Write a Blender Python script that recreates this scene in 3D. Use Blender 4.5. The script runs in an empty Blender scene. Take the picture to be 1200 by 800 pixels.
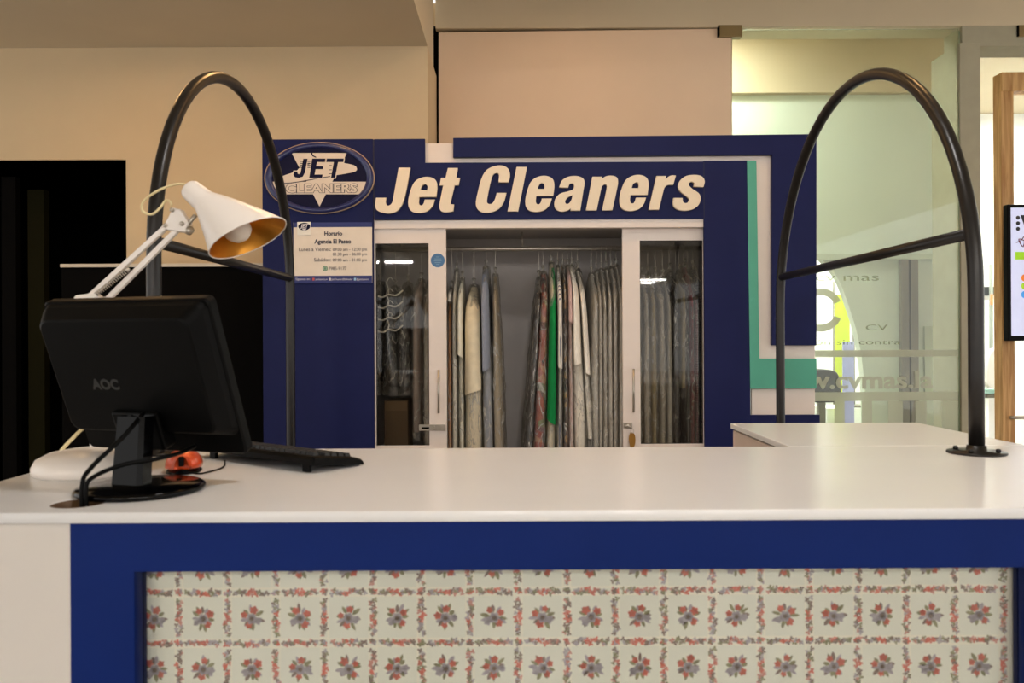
import bpy, bmesh, math, random
from mathutils import Vector, Matrix, noise
R = random.Random(7)
scene = bpy.context.scene
col = scene.collection

# ------------------------------------------------------------------ camera
F = 950.0; CX = 603.0; CY = 397.0; ROLL = 0.005; ZC = 1.29
cam_d = bpy.data.cameras.new('camera'); cam = bpy.data.objects.new('camera', cam_d)
col.objects.link(cam); scene.camera = cam
cam_d.sensor_fit = 'HORIZONTAL'; cam_d.sensor_width = 36.0
cam_d.lens = 36.0 * F / 1200.0
cam_d.shift_x = -(CX - 600) / 1200.0; cam_d.shift_y = (CY - 400) / 1200.0
cam_d.clip_start = 0.05
cam_d.dof.use_dof = True; cam_d.dof.focus_distance = 3.95; cam_d.dof.aperture_fstop = 5.6
m = Matrix.Rotation(math.pi / 2, 4, 'X') @ Matrix.Rotation(-ROLL, 4, 'Z')
cam.matrix_world = Matrix.Translation((0, 0, ZC)) @ m

# ------------------------------------------------------------------ world, exposure
world = bpy.data.worlds.new('world'); scene.world = world; world.use_nodes = True
world.node_tree.nodes['Background'].inputs[0].default_value = (1.0, 0.97, 0.94, 1)
world.node_tree.nodes['Background'].inputs[1].default_value = 0.48
vs = scene.view_settings
vs.view_transform = 'Standard'; vs.look = 'None'; vs.gamma = 1; vs.use_curve_mapping = False
vs.exposure = 1.6
scene.cycles.use_denoising = True
scene.cycles.transparent_max_bounces = 32
scene.cycles.sample_clamp_indirect = 6.0
L_MALL = 42.0      # tubes over the mall, neutral
L_WARM = 17.0     # warm recessed spots over the staff side
L_SHOP = 20.0     # panels in the bright shop behind the glass

# ------------------------------------------------------------------ helpers
def lin(c):
    return tuple(((v / 255.0) / 12.92 if v / 255.0 <= 0.04045 else ((v / 255.0 + 0.055) / 1.055) ** 2.4) for v in c)

def W(px, py, d):
    """photo pixel and distance -> place in the room"""
    x0 = px - ROLL * (py - CY); y0 = py + ROLL * (px - CX)
    return Vector(((x0 - CX) * d / F, d, ZC + (CY - y0) * d / F))

def RX(px, d, py=397): return W(px, py, d).x
def RZ(py, d, px=603): return W(px, py, d).z

MATS = {}
def mat(name, rgb, rough=0.5, metal=0.0, var=0.04, scale=12.0, bump=0.0, bscale=60.0, coat=0.0, spec=0.5, emit=None, estr=0.0):
    if name in MATS: return MATS[name]
    mt = bpy.data.materials.new(name); mt.use_nodes = True
    nt = mt.node_tree; b = nt.nodes['Principled BSDF']
    c = lin(rgb)
    b.inputs['Roughness'].default_value = rough; b.inputs['Metallic'].default_value = metal
    b.inputs['Specular IOR Level'].default_value = spec
    b.inputs['Coat Weight'].default_value = coat
    tc = nt.nodes.new('ShaderNodeTexCoord')
    nz = nt.nodes.new('ShaderNodeTexNoise'); nz.inputs['Scale'].default_value = scale; nz.inputs['Detail'].default_value = 4
    nt.links.new(tc.outputs['Object'], nz.inputs['Vector'])
    rp = nt.nodes.new('ShaderNodeValToRGB')
    rp.color_ramp.elements[0].position = 0.3; rp.color_ramp.elements[1].position = 0.7
    rp.color_ramp.elements[0].color = tuple(v * (1 - var) for v in c) + (1,)
    rp.color_ramp.elements[1].color = tuple(min(1, v * (1 + var)) for v in c) + (1,)
    nt.links.new(nz.outputs['Fac'], rp.inputs['Fac']); nt.links.new(rp.outputs['Color'], b.inputs['Base Color'])
    if bump:
        n2 = nt.nodes.new('ShaderNodeTexNoise'); n2.inputs['Scale'].default_value = bscale; n2.inputs['Detail'].default_value = 5
        nt.links.new(tc.outputs['Object'], n2.inputs['Vector'])
        bp = nt.nodes.new('ShaderNodeBump'); bp.inputs['Strength'].default_value = bump; bp.inputs['Distance'].default_value = 0.01
        nt.links.new(n2.outputs['Fac'], bp.inputs['Height']); nt.links.new(bp.outputs['Normal'], b.inputs['Normal'])
    if emit:
        b.inputs['Emission Color'].default_value = lin(emit) + (1,); b.inputs['Emission Strength'].default_value = estr
    MATS[name] = mt
    return mt

def glass_mat(name, tint, refl=0.06, rough=0.02, film=0.0, filmcol=(220, 220, 210)):
    """thin pane: see-through with a Fresnel reflection and, if wanted, a milky film"""
    if name in MATS: return MATS[name]
    mt = bpy.data.materials.new(name); mt.use_nodes = True; nt = mt.node_tree
    nt.nodes.remove(nt.nodes['Principled BSDF']); out = nt.nodes['Material Output']
    tr = nt.nodes.new('ShaderNodeBsdfTransparent'); tr.inputs['Color'].default_value = lin(tint) + (1,)
    gl = nt.nodes.new('ShaderNodeBsdfGlossy'); gl.inputs['Roughness'].default_value = rough
    lw = nt.nodes.new('ShaderNodeFresnel'); lw.inputs['IOR'].default_value = 1.5
    mu = nt.nodes.new('ShaderNodeMath'); mu.operation = 'MULTIPLY'; mu.inputs[1].default_value = refl / 0.04
    nt.links.new(lw.outputs[0], mu.inputs[0])
    mx = nt.nodes.new('ShaderNodeMixShader'); nt.links.new(mu.outputs[0], mx.inputs[0])
    nt.links.new(tr.outputs[0], mx.inputs[1]); nt.links.new(gl.outputs[0], mx.inputs[2])
    last = mx
    if film:
        df = nt.nodes.new('ShaderNodeBsdfDiffuse'); df.inputs['Color'].default_value = lin(filmcol) + (1,)
        tl = nt.nodes.new('ShaderNodeBsdfTranslucent'); tl.inputs['Color'].default_value = lin(filmcol) + (1,)
        m1 = nt.nodes.new('ShaderNodeMixShader'); m1.inputs[0].default_value = 0.5
        nt.links.new(df.outputs[0], m1.inputs[1]); nt.links.new(tl.outputs[0], m1.inputs[2])
        m2 = nt.nodes.new('ShaderNodeMixShader'); m2.inputs[0].default_value = film
        nt.links.new(last.outputs[0], m2.inputs[1]); nt.links.new(m1.outputs[0], m2.inputs[2]); last = m2
    nt.links.new(last.outputs[0], out.inputs[0])
    MATS[name] = mt
    return mt

def plastic_mat(name, milk=0.14, tint=(250, 249, 246), seed=0.0):
    """crinkled dry-cleaning film"""
    if name in MATS: return MATS[name]
    mt = bpy.data.materials.new(name); mt.use_nodes = True; nt = mt.node_tree
    nt.nodes.remove(nt.nodes['Principled BSDF']); out = nt.nodes['Material Output']
    tc = nt.nodes.new('ShaderNodeTexCoord'); mp = nt.nodes.new('ShaderNodeMapping')
    mp.inputs['Scale'].default_value = (26, 26, 7); mp.inputs['Location'].default_value = (seed, seed, seed)
    nt.links.new(tc.outputs['Object'], mp.inputs[0])
    nz = nt.nodes.new('ShaderNodeTexNoise'); nz.inputs['Scale'].default_value = 1.6; nz.inputs['Detail'].default_value = 6; nz.inputs['Distortion'].default_value = 1.2
    nt.links.new(mp.outputs[0], nz.inputs['Vector'])
    bp = nt.nodes.new('ShaderNodeBump'); bp.inputs['Strength'].default_value = 1.0; bp.inputs['Distance'].default_value = 0.02
    nt.links.new(nz.outputs['Fac'], bp.inputs['Height'])
    tr = nt.nodes.new('ShaderNodeBsdfTransparent'); tr.inputs['Color'].default_value = lin(tint) + (1,)
    gl = nt.nodes.new('ShaderNodeBsdfGlossy'); gl.inputs['Roughness'].default_value = 0.16
    nt.links.new(bp.outputs[0], gl.inputs['Normal'])
    df = nt.nodes.new('ShaderNodeBsdfDiffuse'); df.inputs['Color'].default_value = lin((226, 222, 212)) + (1,)
    tl = nt.nodes.new('ShaderNodeBsdfTranslucent'); tl.inputs['Color'].default_value = lin((226, 222, 212)) + (1,)
    nt.links.new(bp.outputs[0], df.inputs['Normal'])
    ma = nt.nodes.new('ShaderNodeMixShader'); ma.inputs[0].default_value = 0.4
    nt.links.new(df.outputs[0], ma.inputs[1]); nt.links.new(tl.outputs[0], ma.inputs[2])
    m1 = nt.nodes.new('ShaderNodeMixShader')
    n3 = nt.nodes.new('ShaderNodeTexNoise'); n3.inputs['Scale'].default_value = 0.9; n3.inputs['Detail'].default_value = 3; n3.inputs['Distortion'].default_value = 0.7
    nt.links.new(mp.outputs[0], n3.inputs['Vector'])
    cr = nt.nodes.new('ShaderNodeValToRGB'); ce = cr.color_ramp.elements
    ce[0].position = 0.47; ce[0].color = (milk, milk, milk, 1); ce[1].position = 0.53; ce[1].color = (milk, milk, milk, 1)
    q = ce.new(0.50); q.color = (min(1, milk + .65),) * 3 + (1,)  # whitened film creases, with the glints of the crinkles put into the colour
    nt.links.new(n3.outputs['Fac'], cr.inputs[0]); nt.links.new(cr.outputs[0], m1.inputs[0])
    nt.links.new(tr.outputs[0], m1.inputs[1]); nt.links.new(ma.outputs[0], m1.inputs[2])
    fr = nt.nodes.new('ShaderNodeFresnel'); fr.inputs['IOR'].default_value = 1.45
    nt.links.new(bp.outputs[0], fr.inputs['Normal'])
    mu = nt.nodes.new('ShaderNodeMath'); mu.operation = 'MULTIPLY'; mu.inputs[1].default_value = 2.6; mu.use_clamp = True
    nt.links.new(fr.outputs[0], mu.inputs[0])
    mi = nt.nodes.new('ShaderNodeMath'); mi.operation = 'MINIMUM'; mi.inputs[1].default_value = 0.32; nt.links.new(mu.outputs[0], mi.inputs[0])
    m2 = nt.nodes.new('ShaderNodeMixShader'); nt.links.new(mi.outputs[0], m2.inputs[0])
    nt.links.new(m1.outputs[0], m2.inputs[1]); nt.links.new(gl.outputs[0], m2.inputs[2])
    nt.links.new(m2.outputs[0], out.inputs[0])
    MATS[name] = mt
    return mt

def pattern_mat(name, cols, kind='voronoi', scale=20.0, rough=0.8):
    """printed cloth"""
    if name in MATS: return MATS[name]
    mt = bpy.data.materials.new(name); mt.use_nodes = True; nt = mt.node_tree; b = nt.nodes['Principled BSDF']
    b.inputs['Roughness'].default_value = rough
    tc = nt.nodes.new('ShaderNodeTexCoord')
    rp = nt.nodes.new('ShaderNodeValToRGB'); rp.color_ramp.interpolation = 'CONSTANT'
    els = rp.color_ramp.elements
    while len(els) < len(cols): els.new(0.5)
    for i, c in enumerate(cols):
        els[i].position = i / len(cols); els[i].color = lin(c) + (1,)
    if kind == 'voronoi':
        t = nt.nodes.new('ShaderNodeTexVoronoi'); t.inputs['Scale'].default_value = scale
        nt.links.new(tc.outputs['Object'], t.inputs['Vector'])
        sp = nt.nodes.new('ShaderNodeSeparateColor'); nt.links.new(t.outputs['Color'], sp.inputs[0])
        nt.links.new(sp.outputs[0], rp.inputs[0])
    elif kind == 'check':
        w1 = nt.nodes.new('ShaderNodeTexWave'); w1.bands_direction = 'Z'; w1.inputs['Scale'].default_value = scale
        w2 = nt.nodes.new('ShaderNodeTexWave'); w2.bands_direction = 'Y'; w2.inputs['Scale'].default_value = scale
        nt.links.new(tc.outputs['Object'], w1.inputs[0]); nt.links.new(tc.outputs['Object'], w2.inputs[0])
        ad = nt.nodes.new('ShaderNodeMath'); ad.operation = 'ADD'
        nt.links.new(w1.outputs['Fac'], ad.inputs[0]); nt.links.new(w2.outputs['Fac'], ad.inputs[1])
        hf = nt.nodes.new('ShaderNodeMath'); hf.operation = 'MULTIPLY'; hf.inputs[1].default_value = 0.49
        nt.links.new(ad.outputs[0], hf.inputs[0]); nt.links.new(hf.outputs[0], rp.inputs[0])
    else:
        w1 = nt.nodes.new('ShaderNodeTexWave'); w1.bands_direction = 'X' if kind == 'stripex' else 'Y'
        w1.inputs['Scale'].default_value = scale; w1.inputs['Distortion'].default_value = 0.8
        nt.links.new(tc.outputs['Object'], w1.inputs[0]); nt.links.new(w1.outputs['Fac'], rp.inputs[0])
    nt.links.new(rp.outputs['Color'], b.inputs['Base Color'])
    MATS[name] = mt
    return mt

def wood_mat(name, c1, c2):
    mt = bpy.data.materials.new(name); mt.use_nodes = True; nt = mt.node_tree; b = nt.nodes['Principled BSDF']
    tc = nt.nodes.new('ShaderNodeTexCoord'); mp = nt.nodes.new('ShaderNodeMapping'); mp.inputs['Scale'].default_value = (14, 14, 0.9)
    nt.links.new(tc.outputs['Object'], mp.inputs[0])
    nz = nt.nodes.new('ShaderNodeTexNoise'); nz.inputs['Scale'].default_value = 3; nz.inputs['Detail'].default_value = 6; nz.inputs['Distortion'].default_value = 0.6
    nt.links.new(mp.outputs[0], nz.inputs[0])
    rp = nt.nodes.new('ShaderNodeValToRGB'); rp.color_ramp.elements[0].color = lin(c1) + (1,); rp.color_ramp.elements[1].color = lin(c2) + (1,)
    rp.color_ramp.elements[0].position = 0.35; rp.color_ramp.elements[1].position = 0.65
    nt.links.new(nz.outputs['Fac'], rp.inputs[0]); nt.links.new(rp.outputs[0], b.inputs['Base Color'])
    b.inputs['Roughness'].default_value = 0.55
    return mt

def mesh_obj(name, me, material=None, parent=None, smooth=False):
    o = bpy.data.objects.new(name, me); col.objects.link(o)
    if material is not None:
        me.materials.clear()
        for mm in (material if isinstance(material, (list, tuple)) else [material]): me.materials.append(mm)
    if parent is not None:
        o.parent = parent
        o.matrix_parent_inverse = parent.matrix_world.inverted()
    if smooth:
        for p in me.polygons: p.use_smooth = True
    return o

def pyd(verts, faces):
    me = bpy.data.meshes.new('mesh'); me.from_pydata([tuple(v) for v in verts], [], faces); me.update(); return me

def from_bm(bm):
    bmesh.ops.recalc_face_normals(bm, faces=bm.faces[:])
    me = bpy.data.meshes.new('mesh'); bm.to_mesh(me); bm.free(); return me

def box_me(x0, x1, y0, y1, z0, z1, bev=0.0, seg=2):
    bm = bmesh.new()
    bmesh.ops.create_cube(bm, size=1.0)
    for v in bm.verts:
        v.co = Vector((x0 + (v.co.x + .5) * (x1 - x0), y0 + (v.co.y + .5) * (y1 - y0), z0 + (v.co.z + .5) * (z1 - z0)))
    if bev: bmesh.ops.bevel(bm, geom=bm.edges[:], offset=bev, segments=seg, affect='EDGES', profile=0.5)
    return from_bm(bm)

def box(name, x0, x1, y0, y1, z0, z1, material, parent=None, bev=0.0015):
    return mesh_obj(name, box_me(min(x0, x1), max(x0, x1), min(y0, y1), max(y0, y1), min(z0, z1), max(z0, z1), bev), material, parent)

def pbox(name, px0, py0, px1, py1, d, th, material, parent=None, bev=0.0015, z0=None):
    """board whose front face, at distance d, covers that photo rectangle"""
    cy = (py0 + min(py1, 560)) / 2; cx = (px0 + px1) / 2
    xa = W(px0, cy, d).x; xb = W(px1, cy, d).x; za = W(cx, py0, d).z; zb = W(cx, py1, d).z if z0 is None else z0
    return box(name, xa, xb, d, d + th, zb, za, material, parent, bev)

def prism(name, pts, d, th, material, parent=None, bev=0.0012):
    """photo polygon at distance d, given thickness th backwards"""
    bm = bmesh.new()
    f = bm.faces.new([bm.verts.new(W(x, y, d)) for x, y in pts])
    r = bmesh.ops.extrude_face_region(bm, geom=[f])
    for e in r['geom']:
        if isinstance(e, bmesh.types.BMVert): e.co.y += th
    if bev: bmesh.ops.bevel(bm, geom=bm.edges[:], offset=bev, segments=1, affect='EDGES')
    return mesh_obj(name, from_bm(bm), material, parent)

def tube_me(pts, r, n=10, closed=False, radii=None):
    pts = [Vector(p) for p in pts]; N = len(pts); vs_, fs = [], []
    up = None
    for i, p in enumerate(pts):
        a = pts[(i - 1) % N] if (closed or i > 0) else p
        b = pts[(i + 1) % N] if (closed or i < N - 1) else p
        t = (b - a).normalized()
        if up is None:
            up = t.orthogonal().normalized()
        up = (up - t * up.dot(t)).normalized(); s = t.cross(up)
        rr = radii[i] if radii else r
        for k in range(n):
            an = 2 * math.pi * k / n
            vs_.append(p + (up * math.cos(an) + s * math.sin(an)) * rr)
    for i in range(N if closed else N - 1):
        for k in range(n):
            a = i * n + k; b = i * n + (k + 1) % n; c = ((i + 1) % N) * n
            fs.append((a, b, c + (k + 1) % n, c + k))
    if not closed:
        fs.append(tuple(reversed(range(n)))); fs.append(tuple(range((N - 1) * n, N * n)))
    return pyd(vs_, fs)

def tube(name, pts, r, material, parent=None, n=10, closed=False, radii=None):
    return mesh_obj(name, tube_me(pts, r, n, closed, radii), material, parent, True)

def spline(pts, n=8):
    """Catmull-Rom through 3-D points"""
    P = [Vector(p) for p in pts]; out = []
    for i in range(len(P) - 1):
        p0 = P[i - 1] if i else P[i] * 2 - P[i + 1]; p1 = P[i]; p2 = P[i + 1]
        p3 = P[i + 2] if i + 2 < len(P) else P[i + 1] * 2 - P[i]
        for k in range(n):
            t = k / n
            out.append(.5 * ((2 * p1) + (p2 - p0) * t + (2 * p0 - 5 * p1 + 4 * p2 - p3) * t * t + (3 * p1 - p0 - 3 * p2 + p3) * t ** 3))
    out.append(P[-1]); return out

def lathe_me(prof, n=32, cap=True):
    vs_, fs = [], []
    for r, z in prof:
        for k in range(n):
            a = 2 * math.pi * k / n
            vs_.append((r * math.cos(a), r * math.sin(a), z))
    for i in range(len(prof) - 1):
        for k in range(n):
            fs.append((i * n + k, i * n + (k + 1) % n, (i + 1) * n + (k + 1) % n, (i + 1) * n + k))
    if cap and prof[0][0] > 1e-6: fs.append(tuple(reversed(range(n))))
    if cap and prof[-1][0] > 1e-6: fs.append(tuple(range((len(prof) - 1) * n, len(prof) * n)))
    me = pyd(vs_, fs)
    bm = bmesh.new(); bm.from_mesh(me); bmesh.ops.remove_doubles(bm, verts=bm.verts[:], dist=1e-6)
    return from_bm(bm)

def place(o, mtx):
    o.matrix_world = mtx; return o

def lathe(name, prof, loc, material, parent=None, n=32, axis=None, cap=True):
    me = lathe_me(prof, n, cap)
    q = Matrix.Translation(loc)
    if axis is not None: q = q @ Vector((0, 0, 1)).rotation_difference(Vector(axis).normalized()).to_matrix().to_4x4()
    me.transform(q)
    o = mesh_obj(name, me, material, parent)
    for p in me.polygons: p.use_smooth = len(p.vertices) <= 4
    return o

def empty(name, loc, label, cat, group=None):
    o = bpy.data.objects.new(name, None); col.objects.link(o); o.location = loc; o.empty_display_size = 0.05
    o.matrix_world = Matrix.Translation(loc)
    tag(o, label, cat, group); return o

def tag(o, label=None, cat=None, group=None, kind=None):
    if label: o['label'] = label
    if cat: o['category'] = cat
    if group: o['group'] = group
    if kind: o['kind'] = kind
    return o

def struct(o):
    o['kind'] = 'structure'; return o

def curve_mesh(cu):
    o = bpy.data.objects.new('tmp', cu); col.objects.link(o)
    dg = bpy.context.evaluated_depsgraph_get(); dg.update()
    me = bpy.data.meshes.new_from_object(o.evaluated_get(dg))
    bpy.data.objects.remove(o); bpy.data.curves.remove(cu)
    return me

def text_me(s, size, extrude=0.0004, offset=0.0, align='CENTER', shear=0.0, sx=1.0, spacing=1.0):
    cu = bpy.data.curves.new('t', 'FONT'); cu.body = s; cu.size = size; cu.extrude = extrude; cu.offset = offset
    cu.align_x = align; cu.align_y = 'CENTER'; cu.shear = shear; cu.resolution_u = 3; cu.space_character = spacing
    me = curve_mesh(cu)
    for v in me.vertices: v.co.x *= sx
    return me

def text(name, s, px, py, d, hpx, material, parent, align='CENTER', offset=0.0, shear=0.0, sx=1.0, spacing=1.0, wpx=None, ex=0.0004):
    """flat lettering facing the camera side; hpx = height of a capital in photo pixels"""
    size = hpx * d / F / 0.70
    me = text_me(s, size, ex, offset, align, shear, sx, spacing)
    if wpx:
        xs = [v.co.x for v in me.vertices]; k = (wpx * d / F) / (max(xs) - min(xs))
        for v in me.vertices: v.co.x *= k
    me.transform(Matrix.Translation(W(px, py, d)) @ Matrix.Rotation(math.pi / 2, 4, 'X'))
    return mesh_obj(name, me, material, parent)

def shape_me(loops, thick, bevel=0.0, offset=0.0):
    """filled outline(s) in the xz plane -> solid of that thickness (front at y=0)"""
    cu = bpy.data.curves.new('s', 'CURVE'); cu.dimensions = '2D'; cu.fill_mode = 'BOTH'
    cu.extrude = thick / 2; cu.bevel_depth = bevel; cu.bevel_resolution = 1; cu.offset = offset
    for lp in loops:
        sp = cu.splines.new('POLY'); sp.points.add(len(lp) - 1); sp.use_cyclic_u = True
        for i, p in enumerate(lp): sp.points[i].co = (p[0], p[1], 0, 1)
    me = curve_mesh(cu)
    me.transform(Matrix.Translation((0, thick / 2, 0)) @ Matrix.Rotation(math.pi / 2, 4, 'X'))
    return me

def smooth_loop(pts, n=6):
    """closed outline; a point with a third entry is a corner, the others are rounded"""
    N = len(pts); out = []
    for i in range(N):
        p1 = Vector(pts[i][:2]); p2 = Vector(pts[(i + 1) % N][:2])
        c1 = len(pts[i]) > 2; c2 = len(pts[(i + 1) % N]) > 2
        p0 = p1 * 2 - p2 if c1 else Vector(pts[i - 1][:2])
        p3 = p2 * 2 - p1 if c2 else Vector(pts[(i + 2) % N][:2])
        if c1 and c2: out.append(p1); continue
        for k in range(n):
            t = k / n
            out.append(.5 * ((2 * p1) + (p2 - p0) * t + (2 * p0 - 5 * p1 + 4 * p2 - p3) * t * t + (3 * p1 - p0 - 3 * p2 + p3) * t ** 3))
    return out

def ph_loop(pts, ox, oy, sc, d, ref):
    """photo-crop outline -> metres around the point ref"""
    return [((lambda w: (w.x - ref.x, w.z - ref.z))(W(ox + p[0] / sc, oy + p[1] / sc, d))) for p in pts]

def ellipse(rx, rz, n=64, cx=0, cz=0):
    return [(cx + rx * math.cos(2 * math.pi * k / n), cz + rz * math.sin(2 * math.pi * k / n)) for k in range(n)]

# ------------------------------------------------------------------ materials
M_wall = mat('painted_wall_beige', (210, 188, 152), 0.85, var=0.03, scale=3, bump=0.05, bscale=180)
M_board = mat('infill_board_cream', (232, 206, 178), 0.8, var=0.02, scale=3)
M_ceil = mat('ceiling_paint', (205, 190, 162), 0.9, var=0.03, scale=2)
M_floor = mat('floor_stone', (150, 142, 130), 0.35, var=0.1, scale=4)
M_black = mat('matte_black_panel', (5, 4, 3), 0.8, var=0.1, spec=0.06)
M_void = mat('shade_black', (6, 6, 5), 0.95, var=0.1, spec=0.0)  # darkness of the unlit room and of the gap put into the colour
M_olive = mat('dark_olive_post', (28, 26, 6), 0.8, spec=0.1)
M_white = mat('white_laminate', (232, 228, 224), 0.38, var=0.015, scale=5)
M_top = mat('white_countertop', (238, 237, 236), 0.24, var=0.012, scale=5)
M_wfront = mat('white_front_panel', (212, 206, 198), 0.5, var=0.015, scale=5)
M_wdoor = mat('white_door_frame', (226, 214, 205), 0.5, var=0.015)
M_blue = mat('navy_blue_board', (17, 24, 72), 0.48, var=0.06, scale=7, spec=0.15)
M_cblue = mat('counter_blue_board', (9, 35, 100), 0.45, var=0.05, scale=5, spec=0.13)
M_green = mat('teal_green_board', (72, 160, 136), 0.5, var=0.02)
M_letter = mat('cream_acrylic_letter', (232, 216, 190), 0.5, var=0.01)
M_tube = mat('black_steel_tube', (30, 27, 25), 0.33, metal=0.3, var=0.15, scale=30)
M_blk = mat('black_plastic', (3, 3, 3), 0.5, var=0.1, scale=30, bump=0.02, bscale=400, spec=0.10)
M_gloss = mat('black_gloss_plastic', (3, 3, 4), 0.12, var=0.05, spec=0.16)
M_lamp = mat('white_enamel', (236, 228, 220), 0.35, var=0.01)
M_gold = mat('gold_reflector', (206, 142, 50), 0.34, metal=0.75, var=0.03)
M_bulb = mat('frosted_bulb_glass', (216, 204, 190), 0.35, var=0.02)
M_cord = mat('cream_cord', (224, 208, 160), 0.6)
M_chrome = mat('brushed_steel', (186, 178, 166), 0.30, metal=0.75, var=0.06)
M_brass = mat('brass', (172, 128, 62), 0.35, metal=0.9, var=0.1)
M_red = mat('orange_red_mouse', (214, 74, 26), 0.28, metal=0.1, coat=0.5, var=0.03)
M_grey_in = mat('grey_cabinet_lining', (182, 176, 172), 0.8, var=0.03)
M_brown = mat('brown_grommet', (92, 66, 40), 0.6)
M_glass = glass_mat('clear_glass', (248, 252, 248), 0.05)
M_dglass = glass_mat('door_glass', (243, 242, 239), 0.028)
M_front_glass = glass_mat('panel_glass', (253, 254, 253), 0.045)
M_film = glass_mat('frosted_film', (225, 228, 216), 0.02, 0.4, film=0.5, filmcol=(248, 248, 236))
M_film2 = glass_mat('thin_frosted_film', (225, 228, 216), 0.02, 0.4, film=0.14, filmcol=(225, 228, 214))
M_white_wall = mat('white_shop_wall', (244, 244, 242), 0.8, var=0.01)
M_pale = mat('pale_green_partition', (212, 220, 206), 0.8, var=0.015, scale=2)
M_pale2 = mat('pale_green_beam_and_reflection', (196, 203, 182), 0.8, var=0.015, scale=2)
M_post = mat('grey_metal_post', (122, 116, 102), 0.5, var=0.05)
M_column = mat('greyish_column', (166, 160, 138), 0.8, var=0.04)
M_yellow = mat('yellow_paint', (250, 214, 10), 0.6)
M_wood = wood_mat('pine_wood', (170, 122, 68), (212, 168, 110))
M_light = mat('lamp_diffuser', (255, 255, 255), 0.5, emit=(255, 251, 248), estr=L_MALL)
M_shoplight = mat('shop_light_diffuser', (255, 255, 255), 0.5, emit=(250, 255, 246), estr=L_SHOP)
M_warmlight = mat('warm_spot_diffuser', (255, 255, 255), 0.5, emit=(255, 196, 126), estr=L_WARM)

# ================================================================== STRUCTURE
CT = 1.0                                   # counter top height
WD = 3.9                                   # wardrobe front
DW, DG = 4.6, 5.1                          # left wall, glass partition
z_sof = W(300, 55, DW).z
z_hdr = W(850, 33, DG).z
z_cl = 3.42
x_ret = W(501, 60, DW).x                   # end of the left wall and soffit
struct(box('floor', -6, 7, -24, 11, -0.05, 0, M_floor, bev=0))
struct(box('ceiling', x_ret, 7, -24, DG - 0.02, z_cl, z_cl + 0.1, M_ceil, bev=0))
struct(box('ceiling_soffit', -6, x_ret, -24, DW + 0.35, z_sof, z_cl + 0.1, M_ceil, bev=0))
# left wall with its dark doorway
xd0 = -3.6; xd1 = W(148, 250, DW).x; zd = W(100, 187, DW).z
struct(box('wall_left', xd1, x_ret, DW, DW + 0.54, 0, z_sof, M_wall, bev=0))
wl2 = struct(box('wall_lintel', -6, xd1, DW, DW + 0.02, zd, z_sof, M_wall, bev=0))
struct(box('wall_far_left', -6, xd0, DW, DW + 0.3, 0, zd, M_wall, bev=0))
# the dark room behind the doorway
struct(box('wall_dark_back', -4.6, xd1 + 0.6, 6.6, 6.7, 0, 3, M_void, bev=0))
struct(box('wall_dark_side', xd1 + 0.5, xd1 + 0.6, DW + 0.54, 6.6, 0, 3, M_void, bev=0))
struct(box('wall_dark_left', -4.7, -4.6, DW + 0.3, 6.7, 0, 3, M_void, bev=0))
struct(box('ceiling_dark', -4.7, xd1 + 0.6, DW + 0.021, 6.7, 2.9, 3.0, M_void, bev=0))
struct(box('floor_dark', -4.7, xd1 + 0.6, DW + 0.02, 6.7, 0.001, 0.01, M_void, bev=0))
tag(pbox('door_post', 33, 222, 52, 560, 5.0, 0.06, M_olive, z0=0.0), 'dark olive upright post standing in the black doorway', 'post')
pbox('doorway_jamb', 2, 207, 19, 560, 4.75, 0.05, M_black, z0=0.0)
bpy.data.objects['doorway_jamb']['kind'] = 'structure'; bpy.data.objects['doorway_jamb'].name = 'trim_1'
# black half-height screen with a white cap, in front of the wall
e = empty('partition_screen', (-1.7, 4.42, 0), 'tall black screen panel with thin white cap beside the wardrobe', 'screen')
xs0, xs1 = W(72, 310, 4.4).x, -1.222
zt = W(170, 309, 4.4).z
box('panel', xs0, xs1, 4.4, 4.45, 0, zt - 0.018, M_black, e)
box('cap', xs0, xs1, 4.385, 4.465, zt - 0.018, zt, mat('cap_white', (206, 196, 178), 0.6), e)
# header over the glass, and the cream infill board with its dark gap
struct(box('wall_header', x_ret, 7, DG - 0.02, DG + 0.2, z_hdr, z_hdr + .46, M_ceil, bev=0.004))
struct(box('wall_return', x_ret - 0.3, x_ret, DW + 0.54, 5.5, 0, z_cl, M_wall, bev=0))
struct(prism('wall_infill', [(514, 38), (858, 33.5), (858, 200), (514, 200)], DG, 0.03, M_board))
struct(pbox('trim_2', 508, 30, 850, 200, DG + 0.035, 0.02, M_void, bev=0))
struct(box('wall_behind_wardrobe', x_ret, W(858, 300, DG).x, DG + 0.06, DG + 0.1, 0, z_hdr, M_wall, bev=0))

# ---------------------------------------------------------- glass partition
xg0 = W(858, 300, DG).x; xg1 = W(1125, 300, DG).x
g = bpy.data.objects.new('window_1', None); col.objects.link(g); g.location = ((xg0 + xg1) / 2, DG, 0); g.matrix_world = Matrix.Translation(g.location)
tag(g, kind='structure')
box('pane', xg0, xg1, DG, DG + 0.01, 0.0, z_hdr - 0.01, M_glass, g, bev=0.001)
def fitting(px):
    o = pbox('patch_fitting', px - 14, 29, px + 14, 43, DG - 0.022, 0.055, mat('aged_brass_fitting', (142, 122, 84), 0.4, metal=0.6), g, 0.004)
    pbox('fitting_seam', px - 14.5, 29.5, px - 12.5, 42.5, DG - 0.024, 0.058, M_black, o, 0)
fitting(856); fitting(1207)
tube('edge_seal', [W(1124, 36, DG - 0.004), W(1124, 520, DG - 0.004)], 0.004, mat('edge_green_glass', (150, 165, 140), 0.2), g, 6)
dg = DG - 0.002
pbox('frosted_band', 953, 410, 1124, 418, dg, 0.0015, M_film, g, 0)
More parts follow.
